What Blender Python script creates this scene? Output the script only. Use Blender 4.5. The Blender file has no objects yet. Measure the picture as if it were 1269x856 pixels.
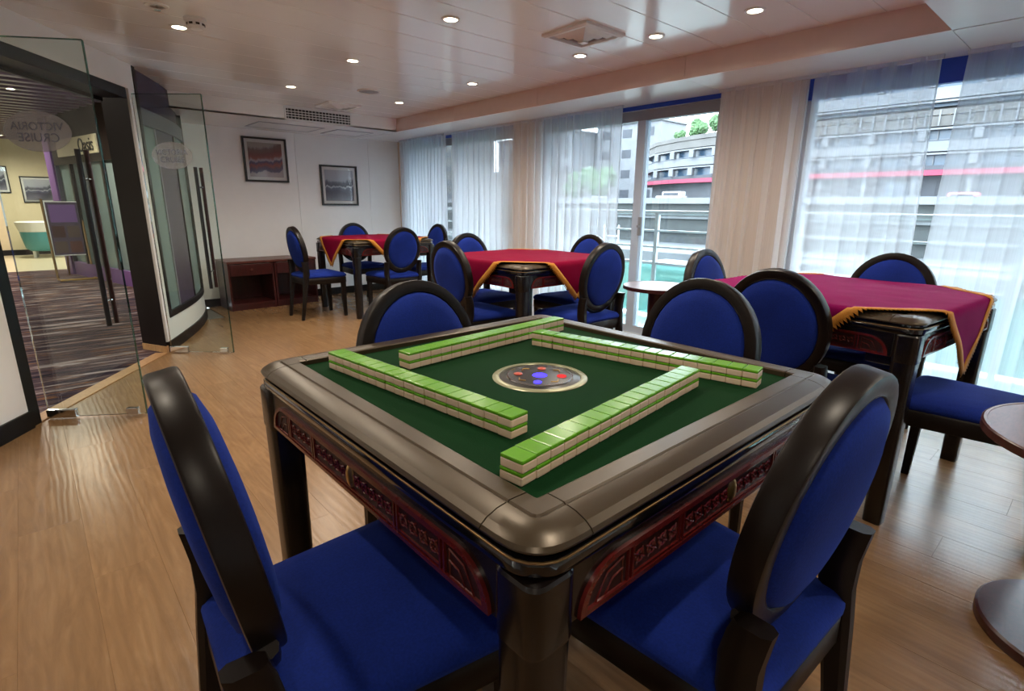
import bpy, bmesh, math, random
from mathutils import Vector, Matrix, noise
random.seed(7)
PI = math.pi
scene = bpy.context.scene
COL = scene.collection

# ------------------------------------------------------------------ camera
CAM = Vector((-0.441, -0.442, 1.169))
F_PX, YAW, PITCH, ROLL = 663.0, math.radians(48.178), math.radians(14.664), math.radians(0.495)
cy_, sy_, cp_, sp_ = math.cos(YAW), math.sin(YAW), math.cos(PITCH), math.sin(PITCH)
fwd = Vector((cy_*cp_, sy_*cp_, -sp_)); rgt = Vector((sy_, -cy_, 0)); upv = rgt.cross(fwd)
r2 = rgt*math.cos(ROLL) + upv*math.sin(ROLL); u2 = -rgt*math.sin(ROLL) + upv*math.cos(ROLL)
cam = bpy.data.cameras.new('camera'); cam.sensor_fit = 'HORIZONTAL'; cam.sensor_width = 36.0
cam.lens = F_PX/1269*36.0; cam.clip_start = 0.02; cam.clip_end = 800
camo = bpy.data.objects.new('camera', cam); COL.objects.link(camo)
m3 = Matrix((r2, u2, -fwd)).transposed(); camo.matrix_world = Matrix.Translation(CAM) @ m3.to_4x4()
scene.camera = camo

# ------------------------------------------------------------------ world, view
SKY = 11.0
LAMP = 26.0
wd = bpy.data.worlds.new('overcast_sky'); scene.world = wd; wd.use_nodes = True
wn = wd.node_tree.nodes; wl = wd.node_tree.links
bg = wn['Background']; bg.inputs[0].default_value = (0.80, 0.91, 1.0, 1); bg.inputs[1].default_value = SKY
vs = scene.view_settings; vs.view_transform = 'Standard'; vs.look = 'None'; vs.gamma = 1.0
vs.exposure = 0.54; vs.use_curve_mapping = False
cyc = scene.cycles
cyc.use_denoising = True; cyc.max_bounces = 10; cyc.diffuse_bounces = 5; cyc.glossy_bounces = 4
cyc.transmission_bounces = 6; cyc.transparent_max_bounces = 24
cyc.sample_clamp_indirect = 4.0; cyc.caustics_reflective = False; cyc.caustics_refractive = False

# ------------------------------------------------------------------ materials
def s2l(c):
    return tuple((v/255/12.92 if v/255 <= 0.04045 else ((v/255+0.055)/1.055)**2.4) for v in c)
class N:
    def __init__(s, name):
        s.m = bpy.data.materials.new(name); s.m.use_nodes = True
        s.t = s.m.node_tree; s.t.nodes.clear(); s.out = s.t.nodes.new('ShaderNodeOutputMaterial')
    def n(s, ty, **kw):
        o = s.t.nodes.new('ShaderNode'+ty)
        for k, v in kw.items(): setattr(o, k, v)
        return o
    def l(s, a, b): s.t.links.new(a, b)
    def coord(s, kind='Object', scale=(1, 1, 1), loc=(0, 0, 0), rot=(0, 0, 0)):
        tc = s.n('TexCoord'); mp = s.n('Mapping'); s.l(tc.outputs[kind], mp.inputs[0])
        mp.inputs['Scale'].default_value = scale; mp.inputs['Location'].default_value = loc
        mp.inputs['Rotation'].default_value = rot
        return mp.outputs[0]
    def noise(s, vec, scale=5, detail=3, rough=.5, dist=0):
        o = s.n('TexNoise'); s.l(vec, o.inputs['Vector']); o.inputs['Scale'].default_value = scale
        o.inputs['Detail'].default_value = detail; o.inputs['Roughness'].default_value = rough
        o.inputs['Distortion'].default_value = dist
        return o
    def ramp(s, fac, stops, interp='LINEAR'):
        o = s.n('ValToRGB'); s.l(fac, o.inputs[0]); r = o.color_ramp; r.interpolation = interp
        while len(r.elements) < len(stops): r.elements.new(0.5)
        for e, (p, c) in zip(r.elements, stops): e.position = p; e.color = (*c, 1)
        return o.outputs[0]
    def math(s, op, a, b=None):
        o = s.n('Math', operation=op)
        for i, v in enumerate((a, b)):
            if v is None: continue
            if isinstance(v, (int, float)): o.inputs[i].default_value = v
            else: s.l(v, o.inputs[i])
        return o.outputs[0]
    def mix(s, fac, a, b):
        o = s.n('Mix', data_type='RGBA')
        for i, v in ((0, fac), (6, a), (7, b)):
            if isinstance(v, (int, float)): o.inputs[i].default_value = v
            elif isinstance(v, tuple): o.inputs[i].default_value = (*v, 1)
            else: s.l(v, o.inputs[i])
        return o.outputs[2]
    def bsdf(s, color=None, rough=.5, metal=0, spec=.5, sheen=0, coat=0, emit=None, es=0, bump=None, bstr=.2, bdist=.002, sheen_tint=None):
        b = s.n('BsdfPrincipled')
        if isinstance(color, tuple): b.inputs['Base Color'].default_value = (*color, 1)
        elif color is not None: s.l(color, b.inputs['Base Color'])
        if isinstance(rough, (int, float)): b.inputs['Roughness'].default_value = rough
        else: s.l(rough, b.inputs['Roughness'])
        b.inputs['Metallic'].default_value = metal; b.inputs['Specular IOR Level'].default_value = spec
        b.inputs['Sheen Weight'].default_value = sheen; b.inputs['Coat Weight'].default_value = coat
        if sheen_tint: b.inputs['Sheen Tint'].default_value = (*sheen_tint, 1)
        if emit: b.inputs['Emission Color'].default_value = (*emit, 1); b.inputs['Emission Strength'].default_value = es
        if bump is not None:
            bp = s.n('Bump'); bp.inputs['Strength'].default_value = bstr; bp.inputs['Distance'].default_value = bdist
            s.l(bump, bp.inputs['Height']); s.l(bp.outputs[0], b.inputs['Normal'])
        s.l(b.outputs[0], s.out.inputs[0]); return b
def plain(name, rgb, rough=.5, var=.08, nscale=12, bump=0, **kw):
    """solid colour with a slight procedural variation"""
    q = N(name); v = q.coord(); nz = q.noise(v, nscale, 3)
    c = s2l(rgb); d = tuple(x*(1-var) for x in c); e = tuple(min(1, x*(1+var)) for x in c)
    col = q.ramp(nz.outputs[0], [(.3, d), (.7, e)])
    q.bsdf(col, rough, bump=nz.outputs[0] if bump else None, bstr=bump, **kw)
    return q.m
M = {}
def wood(name, c0, c1, rough=.35, scale=(6, 6, 1.2), **kw):
    q = N(name); v = q.coord(scale=scale); nz = q.noise(v, 6, 5, .6, 1.2)
    col = q.ramp(nz.outputs[0], [(.3, s2l(c0)), (.7, s2l(c1))]); q.bsdf(col, rough, bump=nz.outputs[0], bstr=.04, **kw); M[name] = q.m
# floor plank: long grain along Y, tint by object
q = N('oak_plank'); oi = q.n('ObjectInfo')
tc = q.n('TexCoord'); ad = q.n('VectorMath', operation='ADD'); sc = q.n('VectorMath', operation='SCALE')
cmb = q.n('CombineXYZ')
for i in range(3): q.l(oi.outputs['Random'], cmb.inputs[i])
q.l(cmb.outputs[0], sc.inputs[0]); sc.inputs['Scale'].default_value = 37.0
q.l(tc.outputs['Object'], ad.inputs[0]); q.l(sc.outputs[0], ad.inputs[1])
mp = q.n('Mapping'); q.l(ad.outputs[0], mp.inputs[0]); mp.inputs['Scale'].default_value = (10, 1.5, 1)
n1 = q.noise(mp.outputs[0], 1.6, 6, .62, 1.6); n2 = q.noise(mp.outputs[0], 9, 4, .6, .6)
wv = q.n('TexWave'); mp2 = q.n('Mapping'); q.l(ad.outputs[0], mp2.inputs[0]); mp2.inputs['Scale'].default_value = (5.5, .7, 1)
q.l(mp2.outputs[0], wv.inputs[0]); wv.inputs['Scale'].default_value = 2.2; wv.inputs['Distortion'].default_value = 9; wv.inputs['Detail'].default_value = 3
base = q.ramp(n1.outputs[0], [(.28, s2l((126, 95, 64))), (.55, s2l((144, 111, 77))), (.8, s2l((156, 125, 91)))])
g = q.mix(q.math('MULTIPLY', wv.outputs[1], .16), base, s2l((104, 78, 53)))
g2 = q.mix(q.math('MULTIPLY', n2.outputs[0], .22), g, s2l((112, 85, 59)))
hs = q.n('HueSaturation'); q.l(g2, hs.inputs['Color'])
q.l(q.math('ADD', q.math('MULTIPLY', oi.outputs['Random'], .12), .94), hs.inputs['Value'])
q.bsdf(hs.outputs[0], .27, spec=.5, bump=q.math('ADD', n2.outputs[0], wv.outputs[1]), bstr=.10); M['oak'] = q.m

M['white_wall'] = plain('white_laminate', (243, 243, 243), .42, .01)
M['ceiling'] = plain('gloss_white_panel', (240, 240, 240), .14, .01, spec=.5)
M['soffit'] = plain('soffit_white', (240, 240, 240), .25, .01)
M['beam'] = plain('beam_warm_lit_laminate', (214, 192, 184), .3, .02)  # white laminate with the warm downlight tint put into its colour
M['pier'] = plain('pier_beige_laminate', (212, 190, 170), .5, .02)
M['black_trim'] = plain('black_trim', (12, 11, 12), .4, .1, spec=.3)
M['dark_panel'] = plain('dark_wenge_panel', (22, 16, 16), .4, .2, 6, spec=.25)
M['seam'] = plain('seam_grey', (120, 116, 112), .6)
M['alu'] = plain('white_aluminium', (186, 198, 214), .35, .02)
M['alu_grey'] = plain('grey_aluminium', (140, 143, 150), .4, .03)
M['sill'] = plain('sill_pale', (206, 210, 214), .4, .03)
M['chrome'] = plain('chrome', (215, 215, 218), .12, .02, metal=1.0)
M['gold'] = plain('gilt_metal', (198, 160, 92), .28, .08, metal=.9)
M['brass_line'] = plain('brass_line', (150, 120, 80), .35, .05, metal=.8)
wood('mahogany', (48, 17, 17), (72, 27, 25), .3)
wood('mahogany_top', (74, 36, 31), (98, 54, 46), .36, (3, 14, 3))
wood('threshold_oak', (160, 118, 78), (190, 148, 104), .4)
M['espresso'] = plain('espresso_lacquer', (21, 14, 11), .36, .2, 20, spec=.25)
M['espresso_table'] = plain('espresso_table_lacquer', (16, 11, 10), .26, .15, 20, coat=.15)
M['gloss_black'] = plain('gloss_black_moulding', (12, 11, 14), .14, .1, coat=.5)
M['rim'] = plain('bronze_rim_lacquer', (72, 61, 46), .33, .05, 30, metal=.35)
M['red_carved'] = plain('carved_red_lacquer', (88, 24, 22), .26, .2, 60, coat=.3)
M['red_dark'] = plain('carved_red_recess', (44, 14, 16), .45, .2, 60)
M['ivory'] = plain('ivory_tile', (226, 204, 178), .3, .03, 40)
M['tile_green'] = plain('tile_green', (98, 164, 36), .22, .05, 30)
def fabric(name, rgb, var=.25, sc=220, rough=.85, sheen=.3, tint=None, bstr=.25, spec=.15):
    q = N(name); v = q.coord(); a = q.noise(v, sc, 2); b = q.noise(v, 7, 3)
    c = s2l(rgb); col = q.ramp(q.math('ADD', q.math('MULTIPLY', a.outputs[0], .5), q.math('MULTIPLY', b.outputs[0], .5)),
        [(.3, tuple(x*(1-var) for x in c)), (.7, tuple(min(1, x*(1+var)) for x in c))])
    q.bsdf(col, rough, spec=spec, sheen=sheen, sheen_tint=tint or c, bump=a.outputs[0], bstr=bstr); M[name] = q.m
fabric('blue_velvet', (21, 42, 124), .28, tint=(.05, .12, .55))
fabric('green_felt', (5, 48, 20), .2, 500, .95, .05)
fabric('burgundy_cloth', (118, 8, 44), .15, 300, .8, 0, spec=.04)
fabric('burgundy_cloth_bluish_lit', (126, 12, 80), .15, 300, .8, 0, spec=.04)  # same cloth as the burgundy, bluish window light put into its colour
fabric('gold_fringe', (186, 124, 50), .3, 300, .6, .1)
fabric('grey_pad', (120, 124, 128), .2)
# carpet with horizontal streaks
q = N('streaked_carpet'); v = q.coord(scale=(.9, 7, 1)); n1 = q.noise(v, 1.7, 6, .65, .8); n2 = q.noise(q.coord(scale=(1.5, 14, 1), loc=(3, 8, 0)), 2.1, 5, .65, .5)
col = q.ramp(n1.outputs[0], [(.36, s2l((26, 24, 40))), (.47, s2l((62, 48, 58))), (.55, s2l((92, 74, 74))), (.62, s2l((160, 148, 150)))])
col = q.mix(q.ramp(n2.outputs[0], [(.56, (0, 0, 0)), (.66, (1, 1, 1))]), col, s2l((140, 92, 48)))
q.bsdf(col, .95, spec=.1); M['carpet'] = q.m
M['lobby_floor'] = plain('lobby_cream_floor', (206, 196, 168), .3, .05)
M['lobby_wall'] = plain('lobby_cream_wall', (214, 202, 172), .6, .03)
M['purple'] = plain('purple_panel', (112, 78, 140), .4, .06)
M['purple_lit_slat'] = plain('purple_lit_slat', (96, 70, 94), .3, .1)  # purple light on the lobby slats painted into their colour
M['purple_dark'] = plain('purple_lit_void', (52, 36, 50), .5, .1)  # purple light above the slats painted into the colour
M['slate'] = plain('slate_panel', (84, 86, 100), .35, .05)
M['teal_tub'] = plain('teal_enamel', (66, 146, 156), .3, .05)
M['white_paint'] = plain('white_paint', (228, 230, 230), .4, .03)
M['black_plastic'] = plain('black_plastic', (14, 14, 15), .3, .1)
M['grille_dark'] = plain('grille_dark', (40, 40, 42), .6, .1)
def emis(name, rgb, st):
    q = N(name); e = q.n('Emission'); e.inputs[0].default_value = (*s2l(rgb), 1); e.inputs[1].default_value = st
    q.l(e.outputs[0], q.out.inputs[0]); M[name] = q.m
emis('lamp_glow', (255, 238, 205), 14); emis('led_blue', (60, 50, 255), 3.0); emis('led_red', (230, 60, 60), .9)
def glass(name, tint=(.93, .97, .96), ior=1.45, rough=0.0, haze=0, hazecol=(.8, .85, .85)):
    q = N(name); tr = q.n('BsdfTransparent'); tr.inputs[0].default_value = (*tint, 1)
    gl = q.n('BsdfGlossy'); gl.inputs['Roughness'].default_value = rough
    fr = q.n('Fresnel'); fr.inputs[0].default_value = ior
    mx = q.n('MixShader'); q.l(q.math('MULTIPLY', fr.outputs[0], .8), mx.inputs[0]); q.l(tr.outputs[0], mx.inputs[1]); q.l(gl.outputs[0], mx.inputs[2])
    o = mx.outputs[0]
    if haze:
        df = q.n('BsdfDiffuse'); df.inputs[0].default_value = (*hazecol, 1); m2 = q.n('MixShader'); m2.inputs[0].default_value = haze
        q.l(o, m2.inputs[1]); q.l(df.outputs[0], m2.inputs[2]); o = m2.outputs[0]
    q.l(o, q.out.inputs[0]); M[name] = q.m
glass('door_glass', (.90, .955, .93)); glass('window_glass', (.96, .98, .98)); glass('edge_glass', (.35, .55, .48))
glass('picture_glass', (1, 1, 1)); glass('frosted_oval', (.8, .8, .8), haze=.30, hazecol=(.42, .40, .43))
glass('teal_rail_glass', (.62, .9, .86), haze=.45, hazecol=(.45, .85, .80)); glass('teal_glass', (.5, .62, .6), haze=.5, hazecol=(.34, .46, .46))
glass('purple_reflection_glass', (.35, .3, .38), haze=.45, hazecol=(.13, .10, .16))  # purple reflections painted into dark glass through tint and haze
# purple damask strip
q = N('purple_damask'); v = q.coord(scale=(7, 7, 5)); nz = q.noise(v, 3, 3, .5, 3.5)
q.bsdf(q.ramp(nz.outputs[0], [(.45, s2l((58, 48, 66))), (.5, s2l((96, 80, 112))), (.56, s2l((56, 46, 64)))]), .35); M['damask'] = q.m
# sheer fabric
def sheer(name, op, col):
    q = N(name); tr = q.n('BsdfTransparent'); tr.inputs[0].default_value = (.98, .99, 1, 1)
    tl = q.n('BsdfTranslucent'); tl.inputs[0].default_value = (*col, 1); df = q.n('BsdfDiffuse'); df.inputs[0].default_value = (*col, 1)
    a = q.n('MixShader'); a.inputs[0].default_value = .35; q.l(tl.outputs[0], a.inputs[1]); q.l(df.outputs[0], a.inputs[2])
    v = q.coord(scale=(1, 60, .6)); nz = q.noise(v, 5, 3)
    f = q.math('ADD', q.math('MULTIPLY', nz.outputs[0], .16), op-.08)
    b = q.n('MixShader'); q.l(f, b.inputs[0]); q.l(tr.outputs[0], b.inputs[1]); q.l(a.outputs[0], b.inputs[2])
    q.l(b.outputs[0], q.out.inputs[0]); M[name] = q.m
sheer('sheer', .57, (.86, .89, .95))
# exterior
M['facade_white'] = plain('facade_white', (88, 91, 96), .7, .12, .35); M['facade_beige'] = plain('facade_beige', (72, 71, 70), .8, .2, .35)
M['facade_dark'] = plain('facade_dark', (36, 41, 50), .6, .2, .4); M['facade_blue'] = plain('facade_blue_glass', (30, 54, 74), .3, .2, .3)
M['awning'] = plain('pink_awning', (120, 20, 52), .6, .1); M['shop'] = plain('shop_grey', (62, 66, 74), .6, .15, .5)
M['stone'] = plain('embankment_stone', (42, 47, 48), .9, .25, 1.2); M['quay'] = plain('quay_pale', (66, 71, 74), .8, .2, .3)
M['road'] = plain('road_grey', (150, 150, 150), .9, .1, .3); M['boat_brown'] = plain('boat_brown', (84, 68, 62), .7, .1)
M['water'] = plain('river_water', (50, 72, 72), .2, .1, .2, bump=.1); M['leaf'] = plain('tree_leaf', (48, 78, 42), .7, .35, 1.5)
M['bark'] = plain('bark', (84, 72, 62), .9); M['blue_fascia'] = plain('blue_fascia', (22, 66, 176), .4, .05)
M['deck'] = plain('deck_pale', (196, 206, 206), .5, .05, 2); M['rail_white'] = plain('rail_white', (168, 176, 180), .35, .02)
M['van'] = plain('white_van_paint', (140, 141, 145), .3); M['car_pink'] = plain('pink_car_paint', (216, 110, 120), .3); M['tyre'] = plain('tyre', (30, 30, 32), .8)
M['overhang'] = plain('overhang_white', (214, 220, 224), .5, .02)

# ------------------------------------------------------------------ geometry helpers
def obj(name, bm, mat, parent=None, smooth=None, loc=None, rot=None):
    me = bpy.data.meshes.new(name)
    if isinstance(bm, bpy.types.Mesh): me = bm
    else:
        if smooth is not None:
            for f in bm.faces: f.smooth = True
        bm.to_mesh(me); bm.free()
        if mat is not None: me.materials.append(M[mat] if isinstance(mat, str) else mat)
        if smooth is not None: me.set_sharp_from_angle(angle=math.radians(smooth))
    o = bpy.data.objects.new(name, me); COL.objects.link(o)
    if parent is not None: o.parent = parent
    if loc is not None: o.location = loc
    if rot is not None: o.rotation_euler = rot
    return o
def tag(o, label=None, cat=None, group=None, kind=None):
    if label: o['label'] = label
    if cat: o['category'] = cat
    if group: o['group'] = group
    if kind: o['kind'] = kind
    return o
def empty(name, loc=(0, 0, 0), rz=0):
    o = bpy.data.objects.new(name, None); COL.objects.link(o); o.location = loc; o.rotation_euler = (0, 0, rz); o.empty_display_size = .1
    return o
def copy_tree(o, parent=None):
    c = o.copy(); COL.objects.link(c)
    if parent is not None: c.parent = parent
    for k in ('label', 'category', 'group'):
        if parent is None and k in c: del c[k]
    for ch in list(o.children): copy_tree(ch, c)
    return c
def B(): return bmesh.new()
def box(bm, x0, x1, y0, y1, z0, z1, bev=0, seg=2):
    vs_ = [bm.verts.new(p) for p in ((x0,y0,z0),(x1,y0,z0),(x1,y1,z0),(x0,y1,z0),(x0,y0,z1),(x1,y0,z1),(x1,y1,z1),(x0,y1,z1))]
    fs = [bm.faces.new([vs_[i] for i in f]) for f in ((3,2,1,0),(4,5,6,7),(0,1,5,4),(1,2,6,5),(2,3,7,6),(3,0,4,7))]
    if bev:
        es = list({e for f in fs for e in f.edges}); bmesh.ops.bevel(bm, geom=es, offset=bev, segments=seg, affect='EDGES', profile=.5)
    return bm
def bx(*a, **k): return box(B(), *a, **k)
def obox(bm, p0, p1, thick, z0, z1, side=0):
    """box along ground segment p0->p1; side 0 centred, +1 to the left, -1 to the right"""
    p0 = Vector(p0); p1 = Vector(p1); d = (p1-p0).normalized(); n = Vector((-d.y, d.x))
    a, b = {0: (-thick/2, thick/2), 1: (0, thick), -1: (-thick, 0)}[side]
    q_ = [p0+n*a, p1+n*a, p1+n*b, p0+n*b]
    return prism(bm, [(v.x, v.y) for v in q_], z0, z1)
def prism(bm, pts, z0, z1):
    lo = [bm.verts.new((x, y, z0)) for x, y in pts]; hi = [bm.verts.new((x, y, z1)) for x, y in pts]
    n = len(pts); bm.faces.new(lo[::-1]); bm.faces.new(hi)
    for i in range(n): bm.faces.new((lo[i], lo[(i+1) % n], hi[(i+1) % n], hi[i]))
    bmesh.ops.recalc_face_normals(bm, faces=bm.faces); return bm
def lathe(bm, prof, seg=32, c=(0, 0)):
    rings = []
    for r, z in prof:
        if r < 1e-6: rings.append([bm.verts.new((c[0], c[1], z))])
        else: rings.append([bm.verts.new((c[0]+r*math.cos(2*PI*i/seg), c[1]+r*math.sin(2*PI*i/seg), z)) for i in range(seg)])
    for a, b in zip(rings, rings[1:]):
        for i in range(seg):
            j = (i+1) % seg
            if len(a) == 1 and len(b) == 1: continue
            if len(a) == 1: bm.faces.new((a[0], b[j], b[i]))
            elif len(b) == 1: bm.faces.new((a[i], a[j], b[0]))
            else: bm.faces.new((a[i], a[j], b[j], b[i]))
    bmesh.ops.recalc_face_normals(bm, faces=bm.faces); return bm
def tube(bm, pts, r, seg=10, closed=False, cap=True):
    pts = [Vector(p) for p in pts]; n = len(pts); rings = []
    rr = r if isinstance(r, (list, tuple)) else [r]*n
    for i, p in enumerate(pts):
        a = pts[(i-1) % n] if (closed or i > 0) else p; b = pts[(i+1) % n] if (closed or i < n-1) else p
        t = (b-a).normalized(); h = Vector((0, 0, 1)) if abs(t.z) < .9 else Vector((1, 0, 0))
        u = t.cross(h).normalized(); v = t.cross(u)
        rings.append([bm.verts.new(p+(u*math.cos(2*PI*k/seg)+v*math.sin(2*PI*k/seg))*rr[i]) for k in range(seg)])
    m = n if closed else n-1
    for i in range(m):
        a, b = rings[i], rings[(i+1) % n]
        for k in range(seg): bm.faces.new((a[k], a[(k+1) % seg], b[(k+1) % seg], b[k]))
    if cap and not closed: bm.faces.new(rings[0]); bm.faces.new(rings[-1])
    bmesh.ops.recalc_face_normals(bm, faces=bm.faces); return bm
def loft(bm, secs, closed_ring=True, cap=True):
    rings = [[bm.verts.new(p) for p in s] for s in secs]; n = len(rings[0])
    for a, b in zip(rings, rings[1:]):
        for k in range(n if closed_ring else n-1): bm.faces.new((a[k], a[(k+1) % n], b[(k+1) % n], b[k]))
    if cap and closed_ring: bm.faces.new(rings[0]); bm.faces.new(rings[-1])
    bmesh.ops.recalc_face_normals(bm, faces=bm.faces); return bm
def rrect(hx, hy, r, n=4):
    pts = []
    for cx, cy, a0 in ((hx-r, hy-r, 0), (-hx+r, hy-r, PI/2), (-hx+r, -hy+r, PI), (hx-r, -hy+r, 3*PI/2)):
        for i in range(n+1): a = a0+PI/2*i/n; pts.append((cx+r*math.cos(a), cy+r*math.sin(a)))
    return pts
def xform(bm, mt): bmesh.ops.transform(bm, matrix=mt, verts=bm.verts); return bm
def text_mesh(s, size, extrude=.0008, spacing=1.0):
    cu = bpy.data.curves.new('lettering', 'FONT'); cu.body = s; cu.size = size; cu.extrude = extrude; cu.align_x = 'CENTER'; cu.align_y = 'CENTER'; cu.space_character = spacing
    o = bpy.data.objects.new('lettering', cu); COL.objects.link(o); dg = bpy.context.evaluated_depsgraph_get()
    me = bpy.data.meshes.new_from_object(o.evaluated_get(dg)); bpy.data.objects.remove(o); bpy.data.curves.remove(cu)
    return me
ORD = ['first','second','third','fourth','fifth','sixth','seventh','eighth','ninth','tenth','eleventh','twelfth','thirteenth','fourteenth','fifteenth','sixteenth','seventeenth','eighteenth','nineteenth','twentieth']

# ------------------------------------------------------------------ the room
XW, YF, ZC, ZS, XB = 3.60, 6.45, 2.13, 1.99, 2.99      # window wall, far wall, ceiling, soffit, beam face
Y0W, Y1W = 0.288, 5.448                                  # ends of the raised ceiling well
YBACK = -2.8
A = Vector((-0.541, 3.30)); WD = Vector((0.561, 0.828)); WN = Vector((-0.828, 0.561))   # angled door wall, WN points into the corridor
def S(name, bm, mat, parent=None, smooth=None, label=None):
    o = obj(name, bm, mat, parent, smooth)
    if parent is None: o['kind'] = 'structure'
    if label: o['label'] = label
    return o
left_end = A - WD*3.6
floor = S('floor', prism(B(), [(left_end.x-.2, YBACK), (XW, YBACK), (XW, YF), (0.75, YF), (0.2, 4.5), (A.x-.1, A.y), (left_end.x-.2, left_end.y)], -.12, -.012), 'seam', label='oak-look plank floor of the games room')
# planks along Y
PW, PL = .182, 1.22
pm = bpy.data.meshes.new('plank'); b_ = bx(-PW/2+.0001, PW/2-.0001, -PL/2+.0001, PL/2-.0001, -.011, 0, bev=.0005, seg=1); b_.to_mesh(pm); b_.free(); pm.materials.append(M['oak'])
ix = 0; x = -2.55
while x < XW-.02:
    off = (ix*.37 % 1)*PL; y = YBACK-off
    while y < YF:
        c = Vector((x, y+PL/2)); side = (c-A).dot(WN)
        if side < .45 and not (c.x < .35 and c.y > 4.9) and c.y-PL/2 > YBACK-PL and (c-CAM.xy).dot(fwd.xy.normalized()) > -.9:
            o = bpy.data.objects.new('plank', pm); COL.objects.link(o); o.parent = floor; o.location = (x, y+PL/2, 0)
        y += PL
    x += PW; ix += 1
# ceiling: glossy linear panels running across, in a raised well
ceil = S('ceiling', prism(B(), [(left_end.x-.3, Y0W-.3), (XB+.3, Y0W-.3), (XB+.3, Y1W+.3), (.2, Y1W+.3), (-.8, 4.4), (left_end.x-.3, left_end.y)], ZC+.022, ZC+.08), 'seam', label='glossy white panelled ceiling with recessed lamps')
npan = 18; pw = (Y1W-Y0W)/npan
for i in range(npan):
    ya = Y0W+i*pw; xl = max(left_end.x-.2, A.x+(ya-A.y)*WD.x/WD.y-.12) if ya > 0.6 else left_end.x-.2
    for xa, xb_ in ((xl, XB),):
        obj('ceiling_panel', bx(xa, xb_, ya+.0018, ya+pw-.0018, ZC, ZC+.02, bev=.002, seg=1), 'ceiling', ceil)
# soffit round the well
sof = S('soffit', prism(B(), [(XB+.02, YBACK), (XW+.02, YBACK), (XW+.02, YF+.02), (.6, YF+.02), (.6, Y1W+.02), (XB+.02, Y1W+.02)], ZS+.015, ZC+.08), 'soffit', label='lowered white soffit along windows and far wall')
for y0, y1 in ((YBACK, .287), (.291, 1.70), (1.703, 3.1), (3.103, 4.3), (4.303, YF)):
    obj('soffit_panel', bx(XB+.0185, XW+.02, y0, y1, ZS, ZS+.014), 'soffit', sof)
for x0, x1 in ((.45, 1.55), (1.553, 2.45), (2.453, XB-.002)):
    obj('soffit_panel', bx(x0, x1, Y1W, YF, ZS, ZS+.014, bev=.001, seg=1), 'soffit', sof)
for y0, y1 in ((Y0W, 1.70), (1.703, 3.1), (3.103, 4.3), (4.303, Y1W)):
    obj('beam_panel', bx(XB, XB+.018, y0, y1, ZS, ZC+.02), 'beam', sof)
obj('end_panel', bx(.45, XB, Y1W, Y1W+.018, ZS, ZC+.02), 'soffit', sof)
near_s = S('ceiling_low', bx(left_end.x-.3, XB+.001, YBACK, Y0W, ZS, ZC+.08), 'soffit', label='lowered white ceiling over the near end of the room')
# far wall, panels with joints
wf = S('wall_far', bx(.5, XW+.1, YF+.012, YF+.15, 0, ZC+.08), 'seam', label='white panelled far wall with two framed pictures')
for x0, x1 in ((.6, 1.20), (1.203, 2.163), (2.166, 3.126), (3.129, XW)):
    obj('wall_panel', bx(x0, x1, YF, YF+.014, .0, ZS), 'white_wall', wf)
S('baseboard_far', bx(.6, XW, YF-.012, YF, 0, .09), 'black_trim', label='black skirting along the far wall')
# back and left walls (behind the camera)
S('wall_back', bx(left_end.x-.6, XW+.1, YBACK-.15, YBACK, 0, ZC+.08), 'white_wall', label='white wall behind the camera')
wl_ = S('wall_left', B() and obox(B(), A-WD*.075, left_end, .12, 0, ZC+.03, -1), 'white_wall', label='white wall panel left of the glass door')
S('wall_rear_left', bx(left_end.x-.28, left_end.x-.15, YBACK, left_end.y, 0, ZC+.08), 'white_wall', label='white side wall behind the camera')
S('baseboard_left', obox(B(), A-WD*.075-WN*.012, left_end-WN*.012, .012, 0, .095), 'black_trim', label='black skirting left of the glass door')
# doorway: black frame, header, wall above
JR = A+WD*1.42
door_fr = S('trim_1', obox(B(), A-WD*.075, A, .16, 0, 1.95, 1), 'black_trim', label='black metal frame of the double glass door')
obj('frame_header', obox(B(), A, JR, .16, 1.885, 1.955, 1), 'black_trim', door_fr)
obj('frame_inner_stop', obox(B(), A+WN*.16, JR+WN*.16, .03, 1.86, 1.955, 1), 'dark_panel', door_fr)
obj('threshold', obox(B(), A, JR, .09, .0005, .006, 1), 'threshold_oak', door_fr)
S('wall_over_door', obox(B(), A-WD*.075, JR+WD*.12, .14, 1.956, ZC+.03, 1), 'white_wall', label='white wall strip above the glass door')
jx, jy = JR.x, JR.y
jamb = S('trim_2', prism(B(), [(jx, jy), (jx-.125, jy+.26), (jx+.0, jy+.36), (jx+.10, jy+.20), (jx+.002, jy+.03)], .055, 1.955), 'dark_panel', label='dark wood jamb right of the glass door')
obj('jamb_foot', prism(B(), [(jx-.004, jy-.006), (jx-.13, jy+.255), (jx-.02, jy+.34), (jx+.035, jy+.055)], 0, .055), 'threshold_oak', jamb)
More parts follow.
